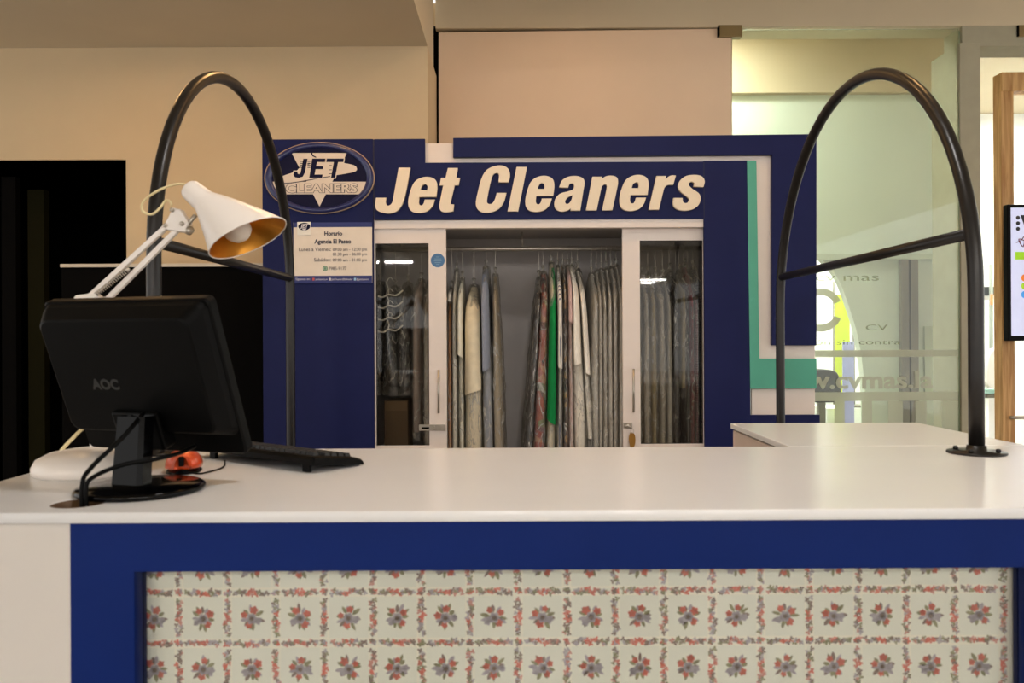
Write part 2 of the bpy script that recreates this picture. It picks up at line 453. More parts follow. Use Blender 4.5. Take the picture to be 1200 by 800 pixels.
# lower frosted field with clear windows in it: rails and uprights
pbox('frosted_band', 953, 459, 1124, 469.5, dg, 0.0015, M_film, g, 0)
for a, b in ((978, 990), (1010, 1022), (1041, 1058), (1073, 1086), (1104, 1124)):
    pbox('frosted_band', a, 469.7, b, 640, dg, 0.0015, M_film, g, 0)
text('frosted_lettering', 'w.cvmas.la', 1020, 446, dg, 20, M_film, g, offset=0.004, wpx=148, ex=0.0007)
text('frosted_lettering', 'cv mas', 993, 325, dg, 9, M_film2, g, wpx=74, ex=0.0007)
text('frosted_lettering', 'CV', 1027, 384, dg, 7, M_film2, g, wpx=26, ex=0.0007)
text('frosted_lettering', 'ón sin contra', 1005, 401, dg, 6, M_film2, g, wpx=100, ex=0.0007)
ring = [(0.137 * math.cos(a), 0.137 * math.sin(a)) for a in [0.42 + i * (5.44 / 40) for i in range(41)]]
ring += [(0.092 * math.cos(a), 0.092 * math.sin(a)) for a in [5.86 - i * (5.44 / 40) for i in range(41)]]
me = shape_me([ring], 0.0015); me.transform(Matrix.Translation(W(962, 363, dg)))
mesh_obj('frosted_ring', me, M_film, g)
# column at the end of the glass
struct(pbox('wall_column', 1126, 50, 1150, 560, DG - 0.02, 0.35, M_column, z0=0.0, bev=0.003))
struct(box('trim_3', W(1126, 60, DG).x, W(1330, 60, DG).x, DG - 0.015, DG + 0.2, W(1140, 55, DG).z, z_hdr + 0.02, M_column, bev=0.002))

# ---------------------------------------------------------- the room behind the glass
DP = 6.2
xp1 = W(1150, 300, DG).x
z_bk = z_hdr + .36
pw = struct(box('wall_partition_upper', x_ret, 3.45, DP, DP + 0.1, W(990, 303, DP).z, W(990, 111, DP).z, M_pale, bev=0))
struct(box('wall_partition_beam', x_ret, 3.45, DP - .06, DP + 0.1, W(990, 111, DP).z + .0005, z_bk, M_ceil, bev=0))
# lower partition with a curved left edge
pts = [(962, 303, 1), (981, 325), (996, 362), (1006, 398), (1012, 440), (1014, 480), (1015, 560, 1), (1132, 560, 1), (1132, 303, 1)]
lp = smooth_loop(pts, 8); ref = W(1060, 400, DP)
me = shape_me([ph_loop(lp, 0, 0, 1, DP, ref)], 0.08); me.transform(Matrix.Translation(ref))
o = struct(mesh_obj('wall_partition_curved', me, M_pale)); 
struct(pbox('trim_4', 950, 297, 1140, 304, DP - 0.03, 0.02, M_pale2, bev=0.002))
struct(pbox('trim_5', 1084, 382, 1140, 560, DP - 0.02, 0.015, M_pale2, bev=0.002))  # darker reflection in the glass, put in as a tinted panel
for i, (a, b) in enumerate(((1057, 1066), (1068, 1077))):
    struct(pbox('trim_%d' % (6 + i), a, 304, b, 560, DP - 0.06, 0.05, M_post, z0=0, bev=0.004))
struct(box('ceiling_back', x_ret, 7, DG + 0.2, 11, z_bk, z_bk + 0.1, M_ceil, bev=0))
struct(box('wall_shop_back', x_ret - 0.5, 7, 10.2, 10.3, 0, z_bk, M_white_wall, bev=0))
struct(box('wall_shop_left', x_ret - 0.6, x_ret - 0.5, 5.5, 10.3, 0, z_bk, M_white_wall, bev=0))
struct(box('wall_shop_right', 6.4, 6.5, DG + 0.4, 10.3, 0, z_bk, M_white_wall, bev=0))
# banners and chair in the bright opening
b1 = tag(pbox('banner', 979, 345, 996, 470, 7.5, 0.02, mat('lime_banner', (216, 232, 60), 0.7), z0=0.0), 'narrow lime yellow banner standing behind the glass', 'banner')
b2 = tag(pbox('banner', 988, 400, 1001, 470, 7.2, 0.02, mat('lavender_banner', (176, 176, 226), 0.7), z0=0.0), 'lavender banner overlapping the lime one behind the glass', 'banner')
for nm, (px, d_) in (('pole', (977, 8.1)), ('pole', (1000, 8.1))):
    o = tube('pole', [W(px, 330, d_), (W(px, 330, d_).x, d_, 0)], 0.012, M_post, None, 8)
    tag(o, 'thin grey upright pole left of the lime banner' if px < 990 else 'thin grey upright pole right of the lavender banner', 'pole')
ch = empty('office_chair', W(965, 470, 6.9), 'dark grey office chair back seen through the frosted glass', 'chair')
lp = smooth_loop([(945, 438), (955, 434), (975, 435), (982, 442), (984, 458), (983, 470, 1), (945, 470, 1)], 6); ref = W(965, 455, 6.9)
me = shape_me([ph_loop(lp, 0, 0, 1, 6.9, ref)], 0.06, 0.01); me.transform(Matrix.Translation(ref)); mesh_obj('backrest', me, mat('charcoal_fabric', (58, 56, 52), 0.9), ch)
p = W(965, 470, 6.9)
box('seat', p.x - .25, p.x + .25, 6.55, 7.0, .42, .5, MATS['charcoal_fabric'], ch, .02)
tube('leg', [(p.x, 6.8, 0.02), (p.x, 6.8, .43)], .03, M_post, ch)
box('spine', p.x - .03, p.x + .03, 6.93, 6.98, .45, p.z + .05, M_post, ch)
cab = empty('white_cabinet', W(1000, 500, 7.6), 'low white cabinet glowing through the clear window of frosted film', 'cabinet')
p = W(1000, 500, 7.6)
box('body', p.x - .25, p.x + .3, 7.6, 8.0, 0, W(1000, 478, 7.6).z, M_white_wall, cab, .004)
box('tray', p.x - .02, p.x + .22, 7.62, 7.8, W(1000, 478, 7.6).z + .002, W(1000, 476, 7.6).z + .004, M_post, cab, .003)

# ---------------------------------------------------------- right: bright mall opening
struct(box('wall_mall_back', 3.0, 7, 8.4, 8.5, 0, W(1175, 106, 8.4).z, M_white_wall, bev=0))
struct(prism('trim_8', [(1120, 106), (1260, 101), (1260, 117), (1120, 125)], 8.36, 0.03, M_yellow, bev=0))
fr = empty('wooden_frame', W(1183, 520, 5.3), 'tall pine wood frame standing in the bright opening', 'frame')
D5 = 5.3
def px_post(n, a, b, y0, dd):
    pbox(n, a, y0, b, 560, dd, 0.09, M_wood, fr, 0.003, z0=0.0)
px_post('post', 1174, 1189, 85, D5)
pbox('rail', 1174, 84, 1330, 106, D5 - 0.012, 0.1, M_wood, fr, 0.003)
px_post('post', 1318, 1332, 85, D5)
tube('bolt', [W(1184, 489, D5 - .01), W(1207, 489, D5 - .01)], 0.012, M_chrome, fr, 8)
# screen hung on the frame
sc_ = empty('display_screen', W(1215, 400, 5.2), 'wall display with black bezel and pale lilac picture on the pine frame', 'display')
dd = 5.18
pbox('bezel', 1181, 239, 1300, 399, dd, 0.05, M_blk, sc_, 0.006)
pbox('panel', 1185, 243, 1296, 393, dd - 0.002, 0.004, mat('lit_screen', (200, 206, 236), 0.4, emit=(214, 218, 250), estr=0.16), sc_, 0)
Ek = mat('screen_ink', (20, 20, 30), 0.5)
def dot(px, py, r, mt):
    me = shape_me([ellipse(r * dd / F, r * dd / F, 20)], 0.001); me.transform(Matrix.Translation(W(px, py, dd - 0.0035))); mesh_obj('picture_dot', me, mt, sc_)
for y in (255, 261.5, 268): dot(1193, y, 2.3, Ek)
for y, c in ((325.5, (240, 130, 40)), (335, (170, 215, 40)), (345, (70, 160, 235))): dot(1201, y, 4.2, mat('screen_%d' % y, c, 0.5, emit=c, estr=0.12))
prism('picture_letter', [(1196, 252), (1202, 252), (1207, 264), (1212, 252), (1218, 252), (1210, 274), (1204, 274)], dd - 0.004, 0.001, Ek, sc_, 0)
prism('picture_bar', [(1190, 295), (1290, 295), (1290, 304), (1190, 304)], dd - 0.004, 0.001, mat('screen_green', (160, 214, 20), 0.5, emit=(160, 214, 20), estr=0.12), sc_, 0)
tube('picture_scribble', spline([W(1191, 284, dd - .004), W(1196, 282, dd - .004), W(1201, 277, dd - .004), W(1199, 289, dd - .004), W(1194, 280, dd - .004), W(1206, 284, dd - .004)], 5), 0.003, mat('screen_maroon', (120, 30, 60), 0.5), sc_, 5)
# desk things far right
tb = empty('glass_table', W(1165, 460, 7.4), 'small glass topped table with white cabinet under it in the mall', 'table')
pbox('top', 1155, 456, 1178, 461, 7.4, 0.6, mat('green_glass_top', (150, 190, 178), 0.1), tb, 0.003)
pbox('apron', 1157, 462, 1176, 466, 7.45, 0.4, M_post, tb, 0.003)
pbox('cabinet', 1159, 466, 1180, 560, 7.45, 0.4, M_white_wall, tb, 0.004, z0=0.0)
cp = empty('white_chair', W(1164, 456, 7.9), 'white curved chair back above the glass table', 'chair')
lp = smooth_loop([(1158, 452), (1157, 430), (1161, 414), (1170, 409), (1180, 412), (1184, 452)], 6); ref = W(1168, 430, 7.9)
me = shape_me([ph_loop(lp, 0, 0, 1, 7.9, ref)], 0.06, 0.015); me.transform(Matrix.Translation(ref)); mesh_obj('shell', me, M_wfront, cp)
tube('leg', [W(1168, 450, 7.95), (W(1168, 450, 7.95).x, 7.95, 0)], 0.03, M_post, cp)
o = pbox('sign_bar', 1148, 336, 1176, 346, 8.37, 0.03, mat('dark_grey_sign', (70, 72, 74), 0.6)); tag(o, 'dark grey strip sign on the white mall wall', 'sign')
o = pbox('height_scale', 1161, 309, 1164, 415, 8.3, 0.03, mat('scale_grey', (150, 156, 146), 0.5), z0=0.0); tag(o, 'slim upright grey rod in front of white mall wall', 'rod')
mesh_obj('marker', box_me(W(1161, 350, 8.29).x, W(1164, 350, 8.29).x, 8.29, 8.2995, W(1162, 357, 8.3).z, W(1162, 345, 8.3).z), mat('orange_marker', (230, 140, 90), 0.5), o)

# ================================================================== LAMPS OF THE PLACE AND ADDED FILL LAMPS
def tube_light(x, y, z, ln, label, along='X'):
    t = empty('ceiling_tube_light', (x, y, z), label, 'light', 'tube lights over the mall')
    a, b = (ln / 2, .09) if along == 'X' else (.09, ln / 2)
    box('housing', x - a, x + a, y - b, y + b, z, z + .06, M_white_wall, t, .004)
    box('diffuser', x - a + .02, x + a - .02, y - b + .015, y + b - .015, z - .03, z - .002, M_light, t, .004)
lab = 'white ceiling tube light of the mall behind the viewer'
for (x, y) in ((-2.8, -4.6), (0.2, -4.6), (3.2, -4.6), (-2.8, -8.6), (0.2, -8.6), (3.2, -8.6), (4.6, -20.5), (4.45, -22.0)):
    tube_light(x, y, (z_sof if x < x_ret else z_cl) - 0.07, 1.5, lab)
def spot(x, y, z, r, label):
    t = empty('recessed_spot', (x, y, z), label, 'light', 'warm recessed spots over the staff side')
    lathe('ring', [(r, -.012), (r + .02, -.012), (r + .022, 0.0), (r, 0.0), (r, -.012)], (x, y, z), M_white_wall, t, 24, cap=False)
    lathe('diffuser', [(0, -.004), (r, -.004), (r, -.001)], (x, y, z), M_warmlight, t, 24)
lab = 'warm round recessed spot in the ceiling above the counter'
for (x, y) in ((-2.0, 3.6), (-0.8, 3.3)): spot(x, y, z_sof - .001, .11, lab)
for (x, y) in ((0.45, 2.9), (1.6, 2.9)): spot(x, y, z_cl - .001, .095, lab)
spot(0.35, 4.3, z_cl - .001, .07, lab)  # extra wall washer added out of view to brighten the infill board
def cool_fill(x, y, z, r, label):  # fill lamp added out of view to brighten the countertop
    t = empty('added_downlight', (x, y, z), label, 'light')
    lathe('ring', [(r, -.012), (r + .02, -.012), (r + .022, 0.0), (r, 0.0), (r, -.012)], (x, y, z), M_white_wall, t, 24, cap=False)
    lathe('diffuser', [(0, -.004), (r, -.004), (r, -.001)], (x, y, z), M_light, t, 24)
cool_fill(0.35, 1.45, z_cl - .001, .135, 'neutral white fill downlight added above the counter')
def panel_light(x, y, z, sx, sy, label):
    t = empty('ceiling_panel_light', (x, y, z), label, 'light', 'panel lights of the shop behind the glass')
    box('housing', x - sx, x + sx, y - sy, y + sy, z - .03, z - .001, M_white_wall, t, .004)
    box('diffuser', x - sx + .02, x + sx - .02, y - sy + .02, y + sy - .02, z - .036, z - .031, M_shoplight, t, 0)
for (x, y) in ((1.2, 8.2), (3.2, 7.3), (5.0, 7.0)): panel_light(x, y, z_bk, .5, .3, 'bright square ceiling panel in the shop behind the glass')
panel_light(1.15, 5.62, z_bk, .4, .18, 'bright square ceiling panel in the shop behind the glass')

# ================================================================== COUNTER
D0, D1 = 1.371, 2.16
XL, XR = -1.07, 1.62
ctr = empty('service_counter', (0.2, (D0 + D1) / 2, 0), 'long white topped service counter with blue framed floral front', 'counter')
gr = W(90, 590, 1.45); grc = ((-0.782), 1.452)
out = [(XL, D0), (XR, D0), (XR, D1), (XL, D1)]
hole = [(grc[0] + .046 * math.cos(2 * math.pi * k / 40), grc[1] + .046 * math.sin(2 * math.pi * k / 40)) for k in range(40)]
cu = bpy.data.curves.new('s', 'CURVE'); cu.dimensions = '2D'; cu.fill_mode = 'BOTH'; cu.extrude = 0.008; cu.bevel_depth = 0.0012; cu.bevel_resolution = 1
for lp in (out, hole):
    sp = cu.splines.new('POLY'); sp.points.add(len(lp) - 1); sp.use_cyclic_u = True
    for i, p in enumerate(lp): sp.points[i].co = (p[0], p[1], 0, 1)
me = curve_mesh(cu); me.transform(Matrix.Translation((0, 0, CT - 0.0092)))
mesh_obj('countertop', me, M_top, ctr)
# grommet in the cable hole
lathe('grommet', [(.0455, -.02), (.0455, -.001), (.040, -.0005), (.040, -.06), (0.0, -.06)], (grc[0], grc[1], CT), M_brown, ctr, 32)
ZB = CT - 0.0186
DF = 1.383                                  # front boards
zf_bot = 0.08
xb0 = W(83, 640, DF).x; xi0 = W(157, 720, DF).x; xi1 = W(1207, 720, DF).x; zi = W(603, 667, DF).z
box('front_end_panel', XL + .003, xb0 - .0008, DF, DF + .02, zf_bot, ZB, M_wfront, ctr)
me = shape_me([[(xb0, zf_bot), (XR - .003, zf_bot), (XR - .003, ZB), (xb0, ZB)], [(xi0, .16), (xi1, .16), (xi1, zi), (xi0, zi)]], .045, .001)
me.transform(Matrix.Translation((0, DF, 0))); mesh_obj('front_frame', me, M_cblue, ctr)
box('plinth', XL + .05, XR - .05, DF + .05, D1 - .1, 0, zf_bot, M_blk, ctr)
box('end_panel', XL + .003, XL + .022, DF + .021, D1 - .004, zf_bot, ZB, M_wfront, ctr)
box('end_panel', XR - .022, XR - .003, DF + .046, D1 - .004, zf_bot, ZB, M_wfront, ctr)
box('bottom_board', XL + .023, XR - .023, DF + .062, D1 - .004, zf_bot, zf_bot + .02, M_white, ctr)
DPR = DF + .052
box('front_backing', xi0 - .02, xi1 + .02, DPR, DPR + .008, .15, zi + .02, mat('cream_paper', (244, 236, 218), 0.7, var=.015, scale=3), ctr, 0)
box('front_glass', xi0 + .001, xi1 - .001, DF + .030, DF + .034, .162, zi - .001, M_front_glass, ctr, 0)
# printed floral sheet: flat coloured shapes lying on the paper
PR = [mat('print_cell', (232, 230, 216), .8, var=.02), mat('print_red', (212, 112, 96), .8, var=.2, scale=90), mat('print_lilac', (172, 162, 168), .8, var=.2, scale=90),
      mat('print_olive', (146, 142, 108), .8, var=.25, scale=90), mat('print_brown', (140, 120, 110), .8, var=.2, scale=90), mat('print_pink', (206, 140, 128), .8, var=.15, scale=90)]
pv, pf, pm = [], [], []
def leaf(cx, cz, a, l, w, mi, y):
    c, s = math.cos(a), math.sin(a); i = len(pv)
    for u, v in ((0, 0), (.35, .5), (.75, .4), (1, 0), (.75, -.4), (.35, -.5)):
        pv.append((cx + (u * c * l - v * s * w), y, cz + (u * s * l + v * c * w)))
    pf.append(tuple(range(i, i + 6))); pm.append(mi)
def rect(x0, x1, z0, z1, mi, y):
    i = len(pv); pv.extend([(x0, y, z0), (x1, y, z0), (x1, y, z1), (x0, y, z1)]); pf.append((i, i + 1, i + 2, i + 3)); pm.append(mi)
k = DPR / F
PX, PZ = 56.8 * k, 59.4 * k
x_b = W(295, 720, DPR).x; z_b = W(603, 722, DPR).z
yb = DPR - .0004; yl = DPR - .0007; yt = DPR - .0010
def flower(cx, cz, r, mi, y, n=6, a0=0):
    for j in range(n):
        leaf(cx, cz, a0 + j * 2 * math.pi / n, r, r * .8, mi, y)
nrow = 0
zz = z_b + PZ
while zz > .2:
    for ic in range(-3, 18):
        cx = x_b + ic * PX; cz = zz
        hw = (PX * .41, PZ * .41)
        if cx - hw[0] < xi0 - .06 or cx + hw[0] > xi1 + .06: continue
        rect(cx - hw[0], cx + hw[0], cz - hw[1], cz + hw[1], 0, yb)
        fl = (ic + nrow) % 2; ra = R.uniform(-.15, .15) + fl * 2.3
        s = k * 1.14
        for j in range(11):
            a = ra + j * 2 * math.pi / 11 + R.uniform(-.2, .2)
            leaf(cx + math.cos(a) * 4 * s, cz + math.sin(a) * 4 * s, a, R.uniform(7, 11.5) * s, R.uniform(3.2, 4.8) * s, (3, 3, 2, 4)[j % 4], yl)
        for j in range(4):
            a = ra + .6 + j * 1.6
            flower(cx + math.cos(a) * 8.2 * s, cz + math.sin(a) * 8.2 * s, R.uniform(3.4, 4.8) * s, (1, 1, 2, 1)[j], yt, 5, a)
        flower(cx, cz - 1 * s, 6.2 * s, 2, yt - .0002, 6, ra)
        flower(cx, cz - 1 * s, 2.6 * s, 4, yt - .0004, 5, ra)
        # borders: right of and above the cell
        for (bx, bz, hx, hz) in ((cx + PX / 2, cz, PX * .065, PZ * .40), (cx, cz + PZ / 2, PX * .40, PZ * .055), (cx + PX / 2, cz + PZ / 2, PX * .075, PZ * .065)):
            rect(bx - hx, bx + hx, bz - hz, bz + hz, 0, yb)
            nb = 24 if max(hx, hz) > .02 else 7
            for j in range(nb):
                u = (j + .5) / nb * 2 - 1
                qx = bx + (u * hx * .90 if hx > hz else R.uniform(-.9, .9) * hx); qz = bz + (u * hz * .90 if hz >= hx else R.uniform(-.9, .9) * hz)
                if nb == 7: qx = bx + R.uniform(-.7, .7) * hx; qz = bz + R.uniform(-.7, .7) * hz
                red = abs(u) < .3 and R.random() < .7
                flower(qx, qz, R.uniform(2.2, 3.2) * s, 1 if red else R.choice((4, 3, 2, 4, 5)), yl - j * .00001, 3, R.uniform(0, 6))
    zz -= PZ; nrow += 1
me = pyd(pv, pf); o = mesh_obj('floral_print', me, PR, ctr); me.polygons.foreach_set('material_index', pm); me.update(); tag(o, 'rows of small printed red and lilac flower bunches', kind='stuff')
bpy.context.view_layer.update()

# ---------------------------------------------------------- return counter
ret = empty('side_counter', (1.04, 2.45, 0), 'low white side counter running back from the main counter', 'counter')
RL, RRx, RD = 0.73, 1.36, 2.747
box('top', RL, RRx, D1 + .002, RD, CT - .0165, CT + .0005, M_top, ret, .002)
box('side_panel', RL + .006, RL + .024, D1 + .004, RD - .01, 0, CT - .022, mat('pinkish_laminate', (220, 202, 190), .5), ret)
box('side_panel', RRx - .024, RRx - .006, D1 + .004, RD - .01, 0, CT - .022, MATS['pinkish_laminate'], ret)
box('back_panel', RL + .025, RRx - .025, RD - .03, RD - .012, 0, CT - .022, MATS['pinkish_laminate'], ret)
box('gap_shade', RL + .012, RRx - .012, D1 + .006, RD - .016, CT - .0218, CT - .0168, M_black, ret, 0)  # black strip standing in for the shaded gap under the slab

# ---------------------------------------------------------- arches
def arch(x, d0, d1, hc, hbar, label, bolts):
    e = empty('steel_arch', (x, d0, CT), label, 'arch')
    r = (d1 - d0) / 2; c = (d0 + d1) / 2; zc = ZC + hc
    pts = [(x, d0, CT + .006), (x, d0, (CT + zc) / 2), (x, d0, zc)]
    for i in range(1, 36):
        a = math.pi * i / 36
        pts.append((x, c - r * math.cos(a), zc + r * math.sin(a)))
    pts += [(x, d1, zc), (x, d1, .6), (x, d1, 0.006)]
    tube('tube', pts, .0185, M_tube, e, 20)
    zb = ZC + hbar
    k = math.sqrt(max(0, r * r - (zb - zc) ** 2)) if zb > zc else r
    tube('crossbar', [(x, c - k, zb), (x, c + k, zb)], .0155, M_tube, e, 16)
    for dd_, z_ in ((d0, CT), (d1, 0)):
        f = lathe('flange', [(0, 0), (.066, 0), (.068, .002), (.067, .0055), (.024, .007), (.0225, .02), (0.019, .021)], (x, dd_, z_), M_tube, e, 40)
        for j in range(4):
            a = math.pi / 4 + j * math.pi / 2
            lathe('bolt', [(0, 0.0035), (.006, .0035), (.006, .010), (.004, .0125), (0, .0128)], (x + .048 * math.cos(a), dd_ + .048 * math.sin(a), z_ + .003), M_chrome if bolts else M_tube, f, 10)
arch(1.147, 2.015, 3.50, .115, .259, 'tall black steel arch rising from the right end of the counter', False)
arch(-.929, 2.09, 3.36, .217, .256, 'tall black steel arch behind the desk lamp and monitor', False)

# ================================================================== WARDROBE
wr = empty('wardrobe', (0.1, 4.2, 0), 'navy blue shop wardrobe with white sliding doors and teal angle trim', 'wardrobe')
P = lambda n, a, b, c, d_, dep, th, mt, z0=None, bev=.0015: pbox(n, a, b, c, d_, dep, th, mt, wr, bev, z0)
P('left_panel', 308, 163, 438, 560, WD, .018, M_blue, 0.0)
prism('fascia_panel', [(438.4, 163), (498, 162.5), (498, 190.5), (825, 189), (825, 256), (438.4, 257.5)], WD, .018, M_blue, wr)
P('right_panel', 825.4, 188, 879, 560, WD, .018, M_blue, 0.0)
P('lower_right_panel', 879.4, 486, 961, 560, WD - .001, .018, M_blue, 0.0)
prism('white_backboard', [(489, 168), (955, 165), (955, 600), (881, 600), (881, 191), (489, 194)], WD + .0185, .018, M_wdoor, wr)
prism('blue_angle', [(531, 161.5), (957, 157), (957, 404.5), (905, 404.5), (905, 181), (531, 184)], WD - .012, .03, M_blue, wr)
prism('teal_angle', [(875.5, 188), (886.5, 188), (890, 420), (957, 420), (957, 455), (879.4, 455.5)], WD - .005, .022, M_green, wr)
P('seam', 437.7, 163.5, 438.7, 257, WD - .0006, .003, mat('seam_dark', (14, 18, 48), .6), None, 0)
P('seam', 824.6, 189, 825.6, 256, WD - .0006, .003, MATS['seam_dark'], None, 0)
P('door_header', 438.5, 257.2, 826, 267, WD + .012, .05, M_wdoor)
# carcass
xw0 = W(308, 300, WD).x + .002; xw1 = W(878, 300, WD).x
ztop = W(600, 192, WD).z
box('side_board', xw0, xw0 + .018, WD + .019, 4.55, 0, ztop, M_blue, wr)
box('side_board', xw1 - .018, xw1, WD + .04, 4.55, 0, ztop, M_blue, wr)
box('back_board', xw0, xw1, 4.551, 4.565, 0, ztop, M_grey_in, wr)
box('top_board', xw0 + .019, xw1 - .019, WD + .04, 4.55, W(600, 262, WD + .05).z, W(600, 262, WD + .05).z + .018, M_grey_in, wr)
box('bottom_board', xw0 + .019, xw1 - .019, WD + .04, 4.55, .02, .04, M_grey_in, wr)
box('lower_track', W(438, 400, WD).x, W(826, 400, WD).x, WD + .01, WD + .08, 0, .1, M_wdoor, wr)
DR = 4.26; ZR = W(603, 291.5, DR).z
tube('clothes_rail', [(xw0 + .02, DR, ZR), (xw1 - .02, DR, ZR)], .0125, M_chrome, wr, 14)
for px in (612, 470, 790):
    xx = W(px, 280, DR).x
    tube('rail_bracket', [(xx, DR, ZR), (xx, DR, W(600, 262, WD + .05).z)], .004, M_chrome, wr, 6)

dl = WD + .022
def build_door(px0, px1, gx0, gx1, ty, gy0, gy1, d_, label):
    th = .022
    # frame as one ring mesh: outline with the window cut out
    zt_, zb_ = W((px0 + px1) / 2, ty, d_).z, 0.1
    g0, g1 = W((gx0 + gx1) / 2, gy0, d_).z, W((gx0 + gx1) / 2, gy1, d_).z
    X = [W(v, 400, d_).x for v in (px0, gx0, gx1, px1)]
    me = shape_me([[(X[0], zb_), (X[3], zb_), (X[3], zt_), (X[0], zt_)], [(X[1], g1), (X[2], g1), (X[2], g0), (X[1], g0)]], th, .001)
    me.transform(Matrix.Translation((0, d_, 0)))
    f = mesh_obj('sliding_door', me, M_wdoor, wr); f['label'] = label
    box('pane', X[1] - .005, X[2] + .005, d_ + .009, d_ + .013, g1 - .005, g0 + .005, M_dglass, f, 0)
    # dark gasket round the pane
    gk = shape_me([[(X[1], g1), (X[2], g1), (X[2], g0), (X[1], g0)], [(X[1] + .003, g1 + .003), (X[2] - .003, g1 + .003), (X[2] - .003, g0 - .003), (X[1] + .003, g0 - .003)]], .006)
    gk.transform(Matrix.Translation((0, d_ + .002, 0))); mesh_obj('gasket', gk, M_black, f)
    return f
dA = build_door(432, 523, 440.5, 503, 267.6, 285, 522, WD + .025, 'left white sliding door with dark glass')
dB = build_door(730, 833, 750, 824, 267.2, 281.5, 520, WD + .052, 'right white sliding door with glass')
def bar_handle(f, px, y0, y1, d_):
    a = W(px, y0, d_ - .03); b = W(px, y1, d_ - .03)
    h = tube('handle', [a, b], .0055, M_chrome, f, 10)
    return h
bar_handle(dA, 514, 433, 484, WD + .025); bar_handle(dB, 742.5, 432, 483, WD + .052)
# blue round sticker on the left door
me = shape_me([ellipse(8.2 * WD / F, 8.2 * WD / F, 32)], .001); me.transform(Matrix.Translation(W(513, 305, WD + .0235)))
st = mesh_obj('round_sticker', me, mat('sticker_blue', (66, 112, 156), .5), dA); st['label'] = 'small round blue sticker'
for i, w_ in enumerate((4, 8, 9, 7, 4)): pbox('sticker_line', 513 - w_ / 2, 300.6 + i * 2.2, 513 + w_ / 2, 301.3 + i * 2.2, WD + .0229, .0004, mat('sticker_print', (120, 158, 186), .5), st, 0)
# hasp on the left door, cam lock and key tag on the right one
h = pbox('hasp', 491, 497.5, 522, 504.5, WD + .012, .010, M_chrome, dA, .001)
pbox('hasp_slot', 494, 500.3, 503, 502.4, WD + .0112, .002, M_black, dA, 0)
for px, py in ((509, 499.5), (509, 502.8), (516, 499.5), (516, 502.8)):
    lathe('screw', [(0, 0), (.004, 0), (.003, .002), (0, .0025)], W(px, py, WD + .012), M_chrome, dA, 10, axis=(0, -1, 0))
lk = lathe('cam_lock', [(0, 0), (.012, 0), (.012, .022), (.009, .025), (0, .025)], W(735, 498.5, WD + .052), M_chrome, dB, 20, axis=(0, -1, 0))
pbox('lock_plate', 730.5, 495, 741, 502, WD + .046, .006, M_chrome, dB, .001)
tag_l = smooth_loop([(739, 507), (743, 508), (744.5, 514), (743.5, 522), (740, 525), (738, 521), (737, 513)], 5)
ref = W(741, 515, WD + .03); me = shape_me([ph_loop(tag_l, 0, 0, 1, WD + .03, ref)], .003, .0006); me.transform(Matrix.Translation(ref))
kt = empty('key_tag', W(741, 512, WD + .03), 'brass oval key tag hanging from the wardrobe lock', 'key tag')
mesh_obj('tag', me, M_brass, kt)
tube('ring', [W(741, 505, WD + .03) + Vector((.008 * math.cos(t), 0, .010 * math.sin(t))) for t in [i * math.pi / 8 for i in range(16)]], .0012, M_chrome, kt, 6, True)
tube('key', [W(736.5, 498.5, WD + .025), W(740.5, 502, WD + .028)], .003, M_chrome, kt, 6)

